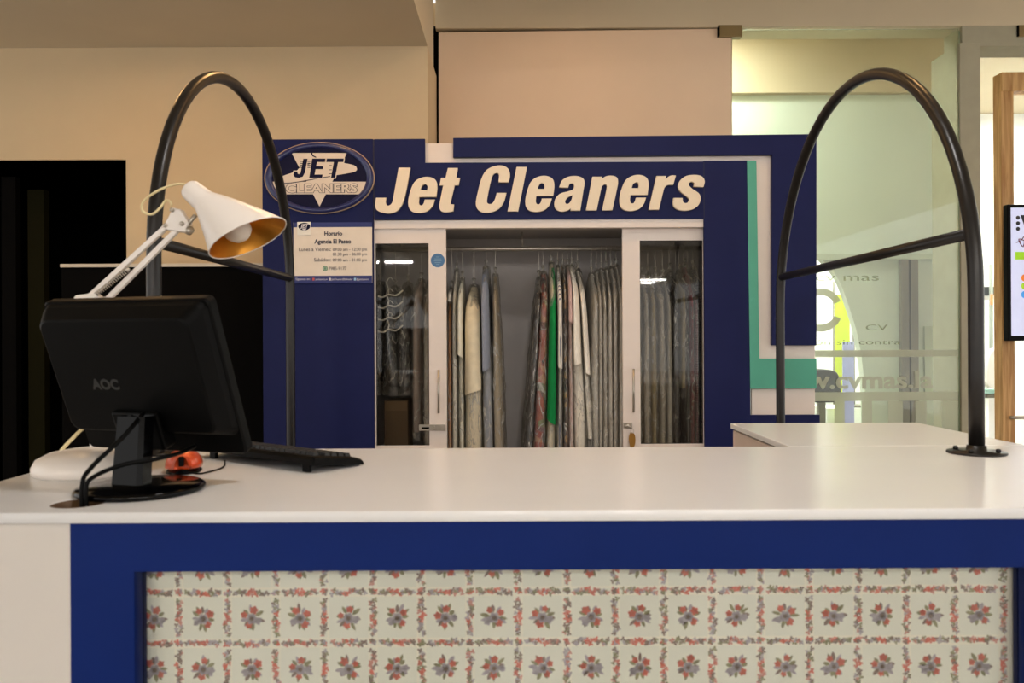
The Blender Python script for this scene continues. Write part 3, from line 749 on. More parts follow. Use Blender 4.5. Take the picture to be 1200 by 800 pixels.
# ------------------------------------------------------------------ lettering
S = 1200 / 210.0
GL = {
 'J': [[(213, 95, 1), (290, 95, 1), (252, 290), (215, 370), (165, 397), (110, 395), (66, 375), (57, 342), (62, 296, 1), (128, 296, 1), (124, 325), (133, 346), (150, 347), (168, 330), (178, 290)]],
 'e': [[(463, 288, 1), (470, 220), (459, 177), (420, 157), (370, 160), (322, 187), (295, 240), (278, 310), (282, 360), (307, 388), (355, 396), (405, 383), (438, 350), (453, 308, 1), (388, 308, 1), (382, 330), (370, 346), (353, 344), (346, 325), (350, 288, 1)],
       [(357, 244, 1), (403, 244, 1), (407, 222), (397, 204), (378, 205), (365, 220)]],
 't': [[(543, 97, 1), (607, 97, 1), (596, 162, 1), (622, 162, 1), (613, 210, 1), (587, 210, 1), (560, 322), (564, 338), (582, 340, 1), (578, 385, 1), (530, 392), (497, 382), (485, 355), (490, 320), (512, 210, 1), (488, 210, 1), (497, 162, 1), (527, 162, 1)]],
 'C': [[(949, 190, 1), (957, 140), (943, 100), (905, 80), (850, 85), (797, 115), (765, 175), (745, 250), (730, 330), (742, 370), (775, 392), (825, 393), (880, 370), (915, 325), (933, 263, 1), (870, 263, 1), (858, 305), (840, 333), (815, 337), (803, 320), (808, 280), (828, 185), (845, 140), (868, 128), (885, 140), (882, 190, 1)]],
 'l': [[(1003, 90, 1), (1070, 90, 1), (1012, 385, 1), (943, 385, 1)]],
 'a': [[(145, 224, 1), (165, 180), (207, 155), (260, 150), (302, 165), (314, 197), (306, 245), (285, 380, 1), (222, 380, 1), (223, 362, 1), (200, 380), (160, 387), (125, 372), (113, 340), (121, 300), (152, 268), (200, 254), (236, 240), (246, 215), (235, 198), (215, 201), (204, 226, 1)],
       [(236, 275, 1), (205, 289), (185, 312), (186, 332), (201, 338), (218, 325), (230, 300)]],
 'n': [[(368, 155, 1), (432, 155, 1), (428, 172, 1), (458, 152), (500, 148), (530, 160), (538, 190), (531, 235), (500, 378, 1), (434, 378, 1), (462, 243), (464, 212), (450, 203), (433, 215), (423, 245), (395, 378, 1), (325, 378, 1)]],
 'r': [[(797, 150, 1), (860, 150, 1), (855, 180, 1), (875, 156), (900, 146), (925, 147, 1), (908, 207, 1), (873, 208), (850, 226), (838, 265), (812, 374, 1), (745, 374, 1)]],
 's': [[(1110, 222, 1), (1118, 183), (1098, 152), (1050, 142), (995, 150), (957, 178), (942, 218), (957, 252), (1000, 285), (1016, 306), (1008, 325), (990, 332), (973, 322), (970, 297, 1), (912, 297, 1), (908, 335), (925, 365), (970, 380), (1030, 374), (1075, 345), (1091, 302), (1078, 265), (1035, 235), (1012, 210), (1017, 192), (1035, 187), (1050, 198), (1047, 218, 1)]],
}
sign = empty('shop_lettering', W(632, 222, WD), 'raised cream italic letters mounted on the navy wardrobe fascia', 'lettering')
for ch_, ox, dx, dy in (('J', 430, 0, 0), ('e', 430, 0, 0), ('t', 430, 0, 0), ('C', 430, 0, 0), ('l', 430, 0, 0), ('e', 430, 784, -7), ('a', 630, 0, 0), ('n', 630, 0, 0), ('e', 630, 272, -13), ('r', 630, 0, 0), ('s', 630, 0, 0)):
    loops = []
    ref = None
    for lp in GL[ch_]:
        pts = [(p[0] + dx, p[1] + dy) + tuple(p[2:]) for p in lp]
        if ref is None: ref = W(ox + pts[0][0] / S, 180 + pts[0][1] / S, WD - .02)
        loops.append(ph_loop(smooth_loop(pts, 6), ox, 180, S, WD - .02, ref))
    me = shape_me(loops, .0175, .0008); me.transform(Matrix.Translation(ref))
    mesh_obj('letter', me, M_letter, sign)

# ------------------------------------------------------------------ oval logo
og = empty('oval_sign', W(375, 209, WD), 'oval navy emblem plaque with triangle and iron on the wardrobe', 'sign')
oc = W(375, 209, WD); u = WD / F
M_lgd = mat('logo_navy', (14, 14, 46), .5, spec=.12); M_lgc = mat('logo_cream', (214, 200, 184), .5); M_rim = mat('logo_blue_rim', (26, 35, 88), .3, coat=.3)
me = shape_me([ellipse(64.5 * u, 42 * u)], .012); me.transform(Matrix.Translation(oc + Vector((0, -.0125, 0)))); mesh_obj('back_plate', me, mat('logo_edge', (168, 142, 118), .6), og)
# rounded rim: torus following the ellipse
vs_, fs = [], []
N, K = 72, 10
for i in range(N):
    a = 2 * math.pi * i / N
    for j in range(K):
        t = math.pi * j / (K - 1)
        s_ = .5 + .5 * math.cos(t)
        rx, rz = (55 + 8.3 * s_) * u, (35 + 6.2 * s_) * u
        vs_.append((oc.x + rx * math.cos(a) - .4 * u * 0, oc.y - .0126 - .012 * math.sin(t), oc.z + rz * math.sin(a)))
for i in range(N):
    for j in range(K - 1):
        fs.append((i * K + j, ((i + 1) % N) * K + j, ((i + 1) % N) * K + j + 1, i * K + j + 1))
mesh_obj('rim', pyd(vs_, fs), M_rim, og, True)
yo = WD - .0136
me = shape_me([ellipse(55.2 * u, 35.2 * u)], .001); me.transform(Matrix.Translation((oc.x, yo, oc.z))); mesh_obj('field', me, M_lgd, og)
def logo(name, pts, layer, mt, off=0.0, rnd=False):
    ref = W(375, 209, WD)
    q = smooth_loop(pts, 5) if rnd else pts
    me = shape_me([ph_loop(q, 310, 160, 8.0, WD, ref)], .0006, 0, off)
    me.transform(Matrix.Translation((ref.x, yo - .0007 * layer, ref.z))); return mesh_obj(name, me, mt, og)
logo('triangle', [(262, 160), (778, 160), (522, 660)], 1, M_lgc)
# band clipped to the inner ellipse
band = []
for yy in (428, 467, 506, 545):
    zc_ = (209 - (160 + yy / 8)) / 35.2; band.append((375 + 55.0 * math.sqrt(1 - zc_ * zc_), yy))
pts = [((x - 310) * 8, yy) for x, yy in band] + [((750 - x - 310) * 8, yy) for x, yy in reversed(band)]
logo('band', pts, 1.6, M_lgc)
iron = [(170, 405), (182, 375), (300, 332), (350, 292), (500, 250), (700, 250), (820, 268), (866, 292), (858, 332), (740, 358), (560, 385), (300, 430), (185, 436)]
logo('iron_outline', iron, 2.2, M_lgd, .0035, True); logo('iron_shape', iron, 2.9, M_lgc, 0, True)
Jp = [(372, 215), (412, 215), (386, 345), (366, 382), (330, 393), (295, 388), (278, 365), (286, 333), (318, 333), (318, 352), (330, 360), (345, 350)]
Ep = [(455, 213), (578, 213), (573, 245), (500, 245), (492, 285), (558, 285), (553, 312), (487, 312), (477, 362), (552, 362), (547, 392), (427, 392)]
Tp = [(592, 213), (750, 213), (745, 245), (697, 245), (668, 392), (630, 392), (657, 245), (587, 245)]
for q in (Jp, Ep, Tp):
    logo('letter_outline', q, 3.6, M_lgc, .0045); logo('letter', q, 4.3, M_lgd)
logo('hanger_hook', [(442, 160), (455, 160), (462, 180), (494, 198), (490, 206), (455, 190)], 3.6, M_lgd)
for y in (236, 255, 272, 293):
    logo('speed_line', [(345, y), (372, y), (370, y + 6), (343, y + 6)], 4.3, M_lgd); logo('speed_line', [(412, y), (440, y), (438, y + 6), (410, y + 6)], 4.3, M_lgd)
for y in (275, 315, 352):
    logo('speed_line', [(612, y), (638, y), (637, y + 6), (611, y + 6)], 4.3, M_lgd)
text('small_lettering', 'CLEANERS', 376.5, 221, yo - .0022, 9.6, M_lgd, og, wpx=85, offset=.0036)
text('small_lettering', 'CLEANERS', 376.5, 221, yo - .0032, 9.6, M_lgc, og, wpx=83.6, offset=.0018)

# ------------------------------------------------------------------ opening-hours sign
hs = empty('hours_sign', W(390, 296, WD), 'white opening hours board with blue top and bottom strips', 'sign')
dh = WD - .006
pbox('board', 344, 260.5, 436, 331.5, dh, .005, mat('sign_cream', (224, 212, 196), .45), hs, .0005)
pbox('top_strip', 344, 260.5, 436, 266, dh - .0006, .0008, mat('sign_blue', (22, 36, 106), .5), hs, 0)
pbox('bottom_strip', 344, 323, 436, 331.5, dh - .0006, .0008, MATS['sign_blue'], hs, 0)
ink = mat('sign_ink', (58, 56, 70), .6); ink2 = mat('sign_ink_grey', (70, 64, 72), .6); wi = mat('sign_white', (210, 205, 210), .6)
dt = dh - .0009
text('sign_text', 'Horario', 390.5, 273.7, dt, 4.9, ink, hs, wpx=21, offset=.0009)
text('sign_text', 'Agencia El Paseo', 390, 283, dt, 4.9, ink, hs, wpx=43, offset=.0009)
text('sign_text', 'Lunes a Viernes:', 369, 292.2, dt, 4.2, ink2, hs, wpx=37.5)
text('sign_text', '09:00 am - 12:30 pm', 410, 292.2, dt, 3.6, ink2, hs, wpx=40)
text('sign_text', '01:30 pm - 06:00 pm', 410, 297.8, dt, 3.6, ink2, hs, wpx=40)
text('sign_text', 'Sabádos:', 377.8, 304.4, dt, 4.2, ink2, hs, wpx=19.5)
text('sign_text', '09:00 am - 01:00 pm', 410, 304.6, dt, 3.6, ink2, hs, wpx=40)
text('sign_text', '7985-9177', 395.6, 314.6, dt, 3.8, ink2, hs, wpx=21)
me = shape_me([ellipse(3 * u, 3 * u, 24)], .0006); me.transform(Matrix.Translation(W(381, 314.5, dt))); ic_ = mesh_obj('phone_icon', me, mat('icon_green', (56, 128, 70), .5), hs)
me = shape_me([ellipse(2.0 * u, 2.0 * u, 20), ellipse(1.4 * u, 1.4 * u, 20)], .0004); me.transform(Matrix.Translation(W(381, 314.5, dt - .0005))); mesh_obj('phone_mark', me, wi, hs)
text('sign_text', 'Síguenos en:', 355, 327, dt, 2.6, wi, hs, wpx=17)
for px, c in ((367.3, (196, 80, 70)), (386.5, (206, 200, 204)), (416, (150, 190, 220))):
    pbox('icon', px - 1.3, 325.6, px + 1.3, 328.5, dt, .0004, mat('icon_%d' % c[0], c, .5), hs, 0)
text('sign_text', 'jetcleaners.sv', 376.7, 327.2, dt, 2.2, wi, hs, wpx=14)
text('sign_text', 'JetCleanersElSalvador', 401, 327.2, dt, 2.2, wi, hs, wpx=25)
text('sign_text', '@jetcleaners', 425, 327.2, dt, 2.2, wi, hs, wpx=14)
pbox('logo_tab', 348.3, 260, 364, 275.3, dt - .0012, .001, mat('sign_tab', (230, 226, 216), .5), hs, 0)
me = shape_me([ellipse(7 * u, 4.4 * u, 32)], .0004); me.transform(Matrix.Translation(W(356.5, 265.3, dt - .0018))); mesh_obj('tab_oval', me, M_lgd, hs)
text('tab_text', 'JET', 356.5, 264.8, dt - .0026, 4.2, wi, hs, shear=.25, offset=.0006)
prism('tab_triangle', [(353.5, 267.5), (359.5, 267.5), (356.5, 270.5)], dt - .0024, .0004, wi, hs, 0)

# ================================================================== GARMENTS
def fabric(name, rgb, **kw): return mat('cloth_' + name, rgb, .85, var=.07, scale=25, bump=.25, bscale=45, spec=.2, **kw)
def rings_me(rings, cap=True):
    n = len(rings[0]); vs_ = [p for r_ in rings for p in r_]; fs = []
    for i in range(len(rings) - 1):
        for k in range(n):
            fs.append((i * n + k, i * n + (k + 1) % n, (i + 1) * n + (k + 1) % n, (i + 1) * n + k))
    if cap: fs.append(tuple(reversed(range(n))))
    return pyd(vs_, fs)
GROUPCOVER = [plastic_mat('film_cover_a', .07, seed=0), plastic_mat('film_cover_b', .13, seed=3.1), plastic_mat('film_cover_milky', .30, seed=7.7)]
def garment(name, label, cat, px, wpx, top, bot, cloth, cover=0, sleeve=None, yaw=0, wd=.21, cape=None, sleeve_cloth=None, seed=0, hanger_col=None, front=4.06, sl_w=1.0, lean=0.0):
    rr = random.Random(seed * 13 + 5)
    x = W(px, 400, front + .03).x; ht = wpx * (front + .05) / F / 2
    zt = W(603, top, front + .08).z; zb = max(.1, W(603, bot, front).z)
    e = empty(name, (x, DR, zb), label, cat, 'garments hanging in the wardrobe')
    yc = DR; ph = [rr.uniform(0, 6.3) for _ in range(6)]
    n = 28
    def ring(s, grow, z, amp):
        sh = min(1, s / .13)
        wy = .045 + (wd - .045) * math.sin(sh * math.pi / 2) ** 1.2
        tx = ht * (.28 + .72 * min(1, s / .35) ** .8) * (1 + .06 * s)
        out_ = []
        for k in range(n):
            a = 2 * math.pi * k / n
            ca, sa = math.cos(a), math.sin(a)
            ex = math.copysign(abs(ca) ** .75, ca); ey = math.copysign(abs(sa) ** .85, sa)
            rip = 1 + amp * (.10 + .25 * s) * (math.sin(3 * a + ph[0] + 1.5 * s) * .6 + math.sin(5 * a + ph[1] - 2.2 * s) * .35 + math.sin(9 * a + ph[2]) * .12)
            vx = (tx + grow) * ex * rip + ht * .25 * s * math.sin(ph[3] + 2.0 * s) + lean * s
            vy = (wy + grow * 1.3) * ey * (1 + .04 * amp * math.sin(2 * a + ph[4] + 3 * s))
            out_.append(Vector((vx, vy, z)))
        return out_
    Rz = Matrix.Rotation(yaw * .5, 3, 'Z')
    def axis_x(g_, z):
        zt2 = W(603, g_['top'], front + .08).z; zb2 = max(.1, W(603, g_['bot'], front).z)
        return W(g_['px'], 400, front + .03).x + g_.get('lean', 0) * max(0, (zt2 - z) / (zt2 - zb2))
    me_, lf, rt = NB[seed]
    def lim(z):
        # cloth hanging side by side presses against its neighbours but does not pass through them
        c = axis_x(me_, z); lo, hi = c - .2, c + .2
        if lf: a = axis_x(lf, z); lo = a + (c - a) * lf['wpx'] / (lf['wpx'] + wpx)
        if rt: b = axis_x(rt, z); hi = c + (b - c) * wpx / (wpx + rt['wpx'])
        return lo, hi
    def put(r_, eps=.0035):
        o_ = [Rz @ p + Vector((x, yc, 0)) for p in r_]
        for p in o_:
            lo, hi = lim(p.z); h_ = (hi - lo) / 2 - eps; c = (lo + hi) / 2
            t_ = (p.x - c) / max(h_, .001)
            if abs(t_) > .8: t_ = math.copysign(.8 + .19 * math.tanh((abs(t_) - .8) / .19), t_)   # soft squeeze
            p.x = c + t_ * h_
        return o_
    m_ = 18
    body = [put(ring((i / m_) ** 1.5, 0, zt + (zb - zt) * (i / m_) ** 1.5, 1.0)) for i in range(m_ + 1)]
    o = mesh_obj('garment_body', rings_me(body), cloth, e, True)
    if sleeve:
        zs = W(603, sleeve, front).z; z0 = zt - .022
        rs = []
        for i in range(19):
            t = i / 18; z = z0 + (zs - z0) * t
            cyy = -wd * (.30 + .62 * min(1, t * 3.0) ** .8) - .012; cxx = -ht * .18 * math.sin(ph[5]) + lean * (zt - z) / (zt - zb)
            cap_ = min(1, .2 + t * 4.5) ** .7; rw = (ht * .62 + .008) * (.75 + .25 * t) * sl_w * cap_; rd = (.045 + .02 * math.sin(t * 2)) * cap_
            rs.append(put([Vector((cxx + rw * math.cos(2 * math.pi * k / 16) * (1 + .12 * math.sin(k * 2.1 + 4 * t)), cyy + rd * math.sin(2 * math.pi * k / 16), z + .016 * math.cos(2 * math.pi * k / 16 + ph[0]) * (t > .95))) for k in range(16)]))
        mesh_obj('sleeve', rings_me(rs), sleeve_cloth or cloth, e, True)
    if cape:
        rs = [put(ring((i / 8 * .30) ** 1.2, .005, zt + .006 - (zt - W(603, cape, front).z) * i / 8, .5)) for i in range(9)]
        mesh_obj('paper_cape', rings_me(rs), mat('cape_paper', (214, 208, 196), .8), e, True)
    if cover is not None:
        zlo = max(.08, zb - .06); mm = 26; rs = []
        for i in range(mm + 1):
            t = (i / mm) ** 1.3; z = zt + .015 + (zlo - zt) * t
            q = ring(t, .007 + .008 * t, z, 1.5)
            for p in q:
                nn = noise.noise(Vector((p.x * 40 + seed * 3, p.y * 22, z * 16)))
                p.x += nn * .010; p.y += nn * .012
            rs.append(put(q, .0008))
        mesh_obj('film_cover', rings_me(rs), GROUPCOVER[cover], e, True)
        # twisted neck of the film round the hook
        lo, hi = lim(zt + .03); kr = min(1, ((hi - lo) / 2 - .001) / .017)
        tube('film_knot', [(x, yc - .005, zt + .005), (x, yc - .02, zt + .03), (x, yc - .01, zt + .045)], .006, GROUPCOVER[2], e, 7, radii=[.016 * kr, .006 * kr, .012 * kr])
    hm = hanger_col or M_chrome
    hk = [(x, DR, zt - .01), (x, DR, ZR - .03), (x, DR - .019, ZR - .012), (x, DR - .018, ZR + .004), (x, DR - .010, ZR + .0150), (x, DR + .003, ZR + .0172), (x, DR + .016, ZR + .008)]
    tube('hanger_hook', spline(hk, 4), .0016, hm, e, 6)
    a1 = Rz @ Vector((0, -wd * .92, 0)); a2 = Rz @ Vector((0, wd * .92, 0))
    tube('hanger_arm', [(x + a1.x, yc + a1.y, zt - .075), (x, yc, zt - .012), (x + a2.x, yc + a2.y, zt - .075)], .003, hm, e, 6)
    return e
c_orange = fabric('orange', (176, 112, 40)); c_white = fabric('white', (238, 232, 220)); c_cream = fabric('cream', (224, 212, 184))
c_off = fabric('offwhite', (228, 224, 206)); c_blue = fabric('bluegrey', (140, 146, 160)); c_beige = fabric('beige', (160, 144, 116)); c_dark = fabric('dark', (34, 30, 32))
c_green = fabric('green', (16, 128, 66)); c_pink = fabric('pink', (204, 172, 166)); c_grey = fabric('greige', (204, 196, 184)); c_black = fabric('black', (14, 13, 14))
c_red = fabric('darkred', (132, 40, 46)); c_rose = fabric('rosebeige', (178, 156, 146)); c_tan = fabric('tan', (176, 160, 118)); c_lg = fabric('lightgrey', (206, 202, 194))
c_floral = pattern_mat('cloth_floral', [(142, 52, 40), (158, 70, 44), (92, 40, 36), (110, 112, 60), (150, 62, 44), (176, 120, 84), (54, 46, 44)], 'voronoi', 26)
c_brownp = pattern_mat('cloth_brown_print', [(52, 38, 36), (84, 60, 44), (168, 128, 70), (40, 34, 40)], 'voronoi', 34)
c_stripe = pattern_mat('cloth_stripe', [(222, 216, 204), (224, 216, 206), (214, 208, 200), (92, 98, 120)], 'stripe', 18)
c_bcheck = pattern_mat('cloth_blue_check', [(48, 56, 72), (98, 108, 124), (150, 156, 164)], 'check', 22)
c_pcheck = pattern_mat('cloth_pink_check', [(120, 60, 76), (172, 120, 130), (196, 164, 166)], 'check', 26)
BT = 640
GR = [
 # px  w  top  bot cloth cover sleeve yaw label
 dict(name='bagged_trousers', px=527, wpx=8, top=338, bot=BT, cloth=c_orange, cover=0, cape=354, wd=.19, label='orange brown garment with white cape next to the left door', cat='garment'),
 dict(name='bagged_shirt', px=533, wpx=9, top=316, bot=BT, cloth=c_white, cover=0, label='white garment in film between orange and off white ones', cat='garment'),
 dict(name='bagged_shirt', px=540, wpx=9, top=326, bot=BT, cloth=c_off, cover=0, sleeve=418, label='narrow off white shirt just left of the large cream shirt', cat='shirt'),
 dict(name='bagged_shirt', px=554, wpx=27, lean=.015, top=335, bot=BT, cloth=c_cream, cover=0, sleeve=459, yaw=.10, label='large cream shirt with long sleeve at left of the open rail', cat='shirt'),
 dict(name='bagged_shirt', px=569, wpx=15, lean=.02, top=313, bot=BT, cloth=c_blue, cover=1, yaw=-.05, sleeve=432, label='blue grey shirt under shiny film', cat='shirt'),
 dict(name='bagged_jacket', px=580, wpx=13, lean=.02, top=322, bot=BT, cloth=c_beige, cover=0, label='beige brown jacket beside the bare grey gap', cat='jacket'),
 dict(name='bagged_dress', px=633, wpx=13, lean=-.085, top=326, bot=BT, cloth=c_dark, cover=0, yaw=.06, label='dark garment at left edge of the middle group', cat='garment'),
 dict(name='bagged_dress', px=638, wpx=22, lean=-.06, top=320, bot=BT, cloth=c_floral, cover=0, yaw=.05, label='red patterned dress under film', cat='dress'),
 dict(name='bagged_dress', px=648, wpx=13, lean=-.03, top=308, bot=BT, cloth=c_cream, cover=0, sleeve=494, sleeve_cloth=c_green, sl_w=.95, label='cream garment with bright green long sleeve', cat='garment'),
 dict(name='bagged_shirt', px=656, wpx=9, top=312, bot=BT, cloth=c_stripe, cover=0, sleeve=428, label='white shirt with thin blue stripes beside the green sleeve', cat='shirt'),
 dict(name='bagged_dress', px=662, wpx=8, top=312, bot=BT, cloth=c_brownp, cover=0, label='dark brown printed garment between striped and cream shirts', cat='garment'),
 dict(name='bagged_shirt', px=668, wpx=9, top=312, bot=560, cloth=c_pink, cover=0, sleeve=378, label='pale pink blouse left of the white shirts', cat='blouse'),
 dict(name='bagged_shirt', px=673, wpx=21, lean=.045, top=312, bot=BT, cloth=c_white, cover=0, sleeve=424, yaw=-.07, label='wide white shirt in the middle of the rail', cat='shirt'),
 dict(name='bagged_shirt', px=680, wpx=12, lean=.05, top=316, bot=514, cloth=c_white, cover=0, sleeve=440, yaw=-.08, label='shorter white shirt ending just above the counter', cat='shirt'),
 dict(name='bagged_shirt', px=697, wpx=14, top=322, bot=BT, cloth=c_lg, cover=2, yaw=.05, label='garment in crumpled shiny film left of the grey row', cat='garment'),
]
for i, (px, lab) in enumerate(((703, 'first'), (709, 'second'), (715, 'third'), (721, 'fourth'), (727, 'fifth'))):
    GR.append(dict(name='bagged_trousers', px=px, wpx=8, top=318 - i * 1.5, bot=BT, cloth=c_grey, cover=2 if i % 2 else 1, wd=.2, label='%s greige garment right of the crumpled film' % lab, cat='garment'))
for i, (px, lab) in enumerate(((748, 'leftmost'), (757, 'second'), (766, 'third'), (775, 'fourth'))):
    GR.append(dict(name='bagged_trousers', px=px, wpx=11, top=320 + i, bot=BT, cloth=c_grey if i % 2 else c_tan, cover=2 if i != 2 else 1, wd=.2, label='%s pale bagged garment behind the right door glass' % lab, cat='garment'))
GR += [
 dict(name='bagged_trousers', px=784, wpx=9, top=326, bot=BT, cloth=c_lg, cover=1, label='light grey garment left of the black one behind right glass', cat='garment'),
 dict(name='bagged_suit', px=792, wpx=10, top=318, bot=BT, cloth=c_black, cover=0, label='black suit behind the right door glass', cat='suit'),
 dict(name='bagged_trousers', px=800, wpx=8, top=330, bot=456, cloth=c_tan, cover=0, label='short tan garment right of the black suit', cat='garment'),
 dict(name='bagged_suit', px=804, wpx=6, top=318, bot=BT, cloth=c_dark, cover=0, label='dark garment between tan and red ones behind right glass', cat='garment'),
 dict(name='bagged_dress', px=810, wpx=8, top=312, bot=BT, cloth=c_red, cover=0, label='dark red garment behind the right door glass', cat='garment'),
 dict(name='bagged_shirt', px=815, wpx=6, top=325, bot=BT, cloth=c_pcheck, cover=0, label='pink checked shirt right of the dark red garment', cat='shirt'),
 dict(name='bagged_shirt', px=821, wpx=7, top=315, bot=BT, cloth=c_bcheck, cover=1, label='blue grey checked shirt at the right edge of right glass', cat='shirt'),
 dict(name='bagged_suit', px=440, wpx=16, top=330, bot=452, cloth=c_black, cover=0, label='black suit at the left edge behind the left door', cat='suit'),
 dict(name='bagged_suit', px=458, wpx=20, top=336, bot=452, cloth=c_black, cover=0, label='black suit behind the loose white hangers', cat='suit'),
 dict(name='bagged_suit', px=474, wpx=14, top=332, bot=452, cloth=c_black, cover=0, label='black suit right of the loose white hangers', cat='suit'),
 dict(name='bagged_shirt', px=490, wpx=12, top=328, bot=506, cloth=c_rose, cover=1, yaw=-.05, label='rose beige garment behind the left door glass', cat='garment'),
 dict(name='bagged_shirt', px=500, wpx=9, top=330, bot=BT, cloth=c_grey, cover=1, label='greige garment at the right edge of the left door glass', cat='garment'),
]
NB = {}
srt = sorted(range(len(GR)), key=lambda i: GR[i]['px'])
for k_, i in enumerate(srt):
    NB[i + 1] = (GR[i], GR[srt[k_ - 1]] if k_ else None, GR[srt[k_ + 1]] if k_ + 1 < len(srt) else None)
for i, g_ in enumerate(GR): garment(seed=i + 1, **g_)
# three loose white hangers in front of the black suits
M_hang = mat('white_hanger_plastic', (206, 202, 190), .35)
for i, (py, lab) in enumerate(((345, 'top'), (358, 'second'), (372, 'third'), (386, 'lowest'))):
    dd_ = 4.0
    pts = spline([W(443, py + 2, dd_), W(449, py + 3, dd_), W(455, py, dd_), W(464, py + 1, dd_), W(472, py - 5, dd_)], 5)
    h = empty('clothes_hanger', W(457, py, dd_), '%s of the four loose white hangers behind the left glass' % lab, 'hanger', 'loose white hangers')
    tube('hanger_arm', pts, .0045, M_hang, h, 8)
    tube('hanger_hook', spline([W(455, py, dd_), W(455.5, py - 6, dd_ + .004), W(453, py - 14, dd_ + .007), W(457, py - 20, dd_ + .009), W(461, py - 16, dd_ + .010)], 5), .002, M_hang, h, 6)
bxo = empty('cardboard_box', W(463, 560, 4.1), 'brown storage box on the wardrobe floor behind the left door', 'box')
p0 = W(449, 470, 4.05); p1 = W(477, 470, 4.05)

# ================================================================== COMPUTER
Mm = Matrix
mc = Vector((-.752, 1.652, 1.215))
yaw = math.atan2(-.30, .95); T = math.radians(21)
uu = Vector((math.cos(yaw), math.sin(yaw), 0)); nh = Vector((math.sin(yaw), -math.cos(yaw), 0))       # nh: towards the camera
vv = (Vector((0, 0, 1)) * math.cos(T) + nh * math.sin(T)).normalized(); nn_ = uu.cross(vv)             # nn_: out of the back
MB = Matrix(((uu.x, vv.x, nn_.x, mc.x), (uu.y, vv.y, nn_.y, mc.y), (uu.z, vv.z, nn_.z, mc.z), (0, 0, 0, 1)))
mon = empty('computer_monitor', (-.72, 1.56, CT), 'black flat computer monitor seen from behind on the counter', 'monitor')
HW, HH = .201, .167
def rrect(hw, hh, r, z, n=6):
    out_ = []
    for cx, cy, a0 in ((hw - r, hh - r, 0), (-hw + r, hh - r, 90), (-hw + r, -hh + r, 180), (hw - r, -hh + r, 270)):
        for i in range(n + 1):
            a = math.radians(a0 + 90 * i / n); out_.append(Vector((cx + r * math.cos(a), cy + r * math.sin(a), z)))
    return out_
def shift(r_, dx, dy): return [p + Vector((dx, dy, 0)) for p in r_]
bez = [rrect(HW - .004, HH - .004, .01, -.022), rrect(HW, HH, .012, -.018), rrect(HW, HH, .012, .0), rrect(HW - .003, HH - .003, .012, .004)]
me = rings_me(bez); me2 = me
bm = bmesh.new(); bm.from_mesh(me); bm.verts.ensure_lookup_table()
n_ = len(bez[0]); bm.faces.new([bm.verts[i] for i in range(3 * n_, 4 * n_)])
me = from_bm(bm); me.transform(MB); mesh_obj('bezel', me, M_blk, mon)
bk = [shift(rrect(HW - .004, HH - .024, .02, .004), 0, .020), shift(rrect(HW - .008, HH - .030, .02, .018), 0, .022), shift(rrect(HW - .022, HH - .046, .02, .046), 0, .022), shift(rrect(HW - .026, HH - .050, .02, .049), 0, .022)]
me = rings_me(bk, False); bm = bmesh.new(); bm.from_mesh(me); bm.verts.ensure_lookup_table(); bm.faces.new([bm.verts[i] for i in range(3 * n_, 4 * n_)])
me = from_bm(bm); me.transform(MB); shell = mesh_obj('back_shell', me, M_blk, mon)
scr = box_me(-HW + .016, HW - .016, -HH + .02, HH - .016, -.0235, -.0222); scr.transform(MB); mesh_obj('screen', scr, mat('screen_off', (10, 10, 14), .2), mon)
lg = text_me('AOC', .03, .0003, .0012); lg.transform(MB @ Matrix.Translation((-.055, .005, .0494))); mesh_obj('emblem', lg, mat('emblem_grey', (38, 38, 36), .45), mon)
# stand
base = W(163, 570, 1.557); bx_, by_ = base.x, 1.565
lathe('stand_base', [(0, 0), (.112, 0), (.117, .003), (.117, .010), (.112, .013), (.05, .016), (0, .016)], (bx_, by_, CT), M_gloss, mon, 48)
nk = []
for t in range(9):
    s = t / 8; z = CT + .014 + s * .13
    c = Vector((bx_ - .016, by_ - .005 + .02 * s, z)); w_ = .036 - .004 * s; dp = .02
    nk.append([c + uu * (w_ * sx) + nh * (dp * sy) for sx, sy in ((-1, -.6), (-.8, -1), (.8, -1), (1, -.6), (1, .6), (.8, 1), (-.8, 1), (-1, .6))])
mesh_obj('stand_neck', rings_me(nk), M_gloss, mon)
hb = box_me(-.055, .055, -.135, -.05, .02, .06, .006); hb.transform(MB); mesh_obj('hinge_block', hb, M_blk, mon)
# cables from the hole to the monitor
cb = tag(tube('monitor_cable', spline([(grc[0] + .008, grc[1], CT - .05), (grc[0] + .004, grc[1] + .004, CT + .03), (grc[0] + .012, grc[1] + .02, CT + .06), (grc[0] + .05, grc[1] + .06, CT + .11), (grc[0] + .062, grc[1] + .12, CT + .15)], 8), .0042, M_blk, None, 10), 'black cable rising from the counter hole to the monitor', 'cable')
cb = tag(tube('power_cable', spline([(grc[0] + .018, grc[1] + .002, CT - .05), (grc[0] + .014, grc[1] - .002, CT + .022), (grc[0] + .022, grc[1] + .008, CT + .045), (grc[0] + .06, grc[1] + .04, CT + .062), (grc[0] + .10, grc[1] + .075, CT + .066), (grc[0] + .125, grc[1] + .13, CT + .07), (grc[0] + .13, grc[1] + .2, CT + .075)], 8), .004, M_blk, None, 10), 'dark grey cable looping from the counter hole past the stand', 'cable')

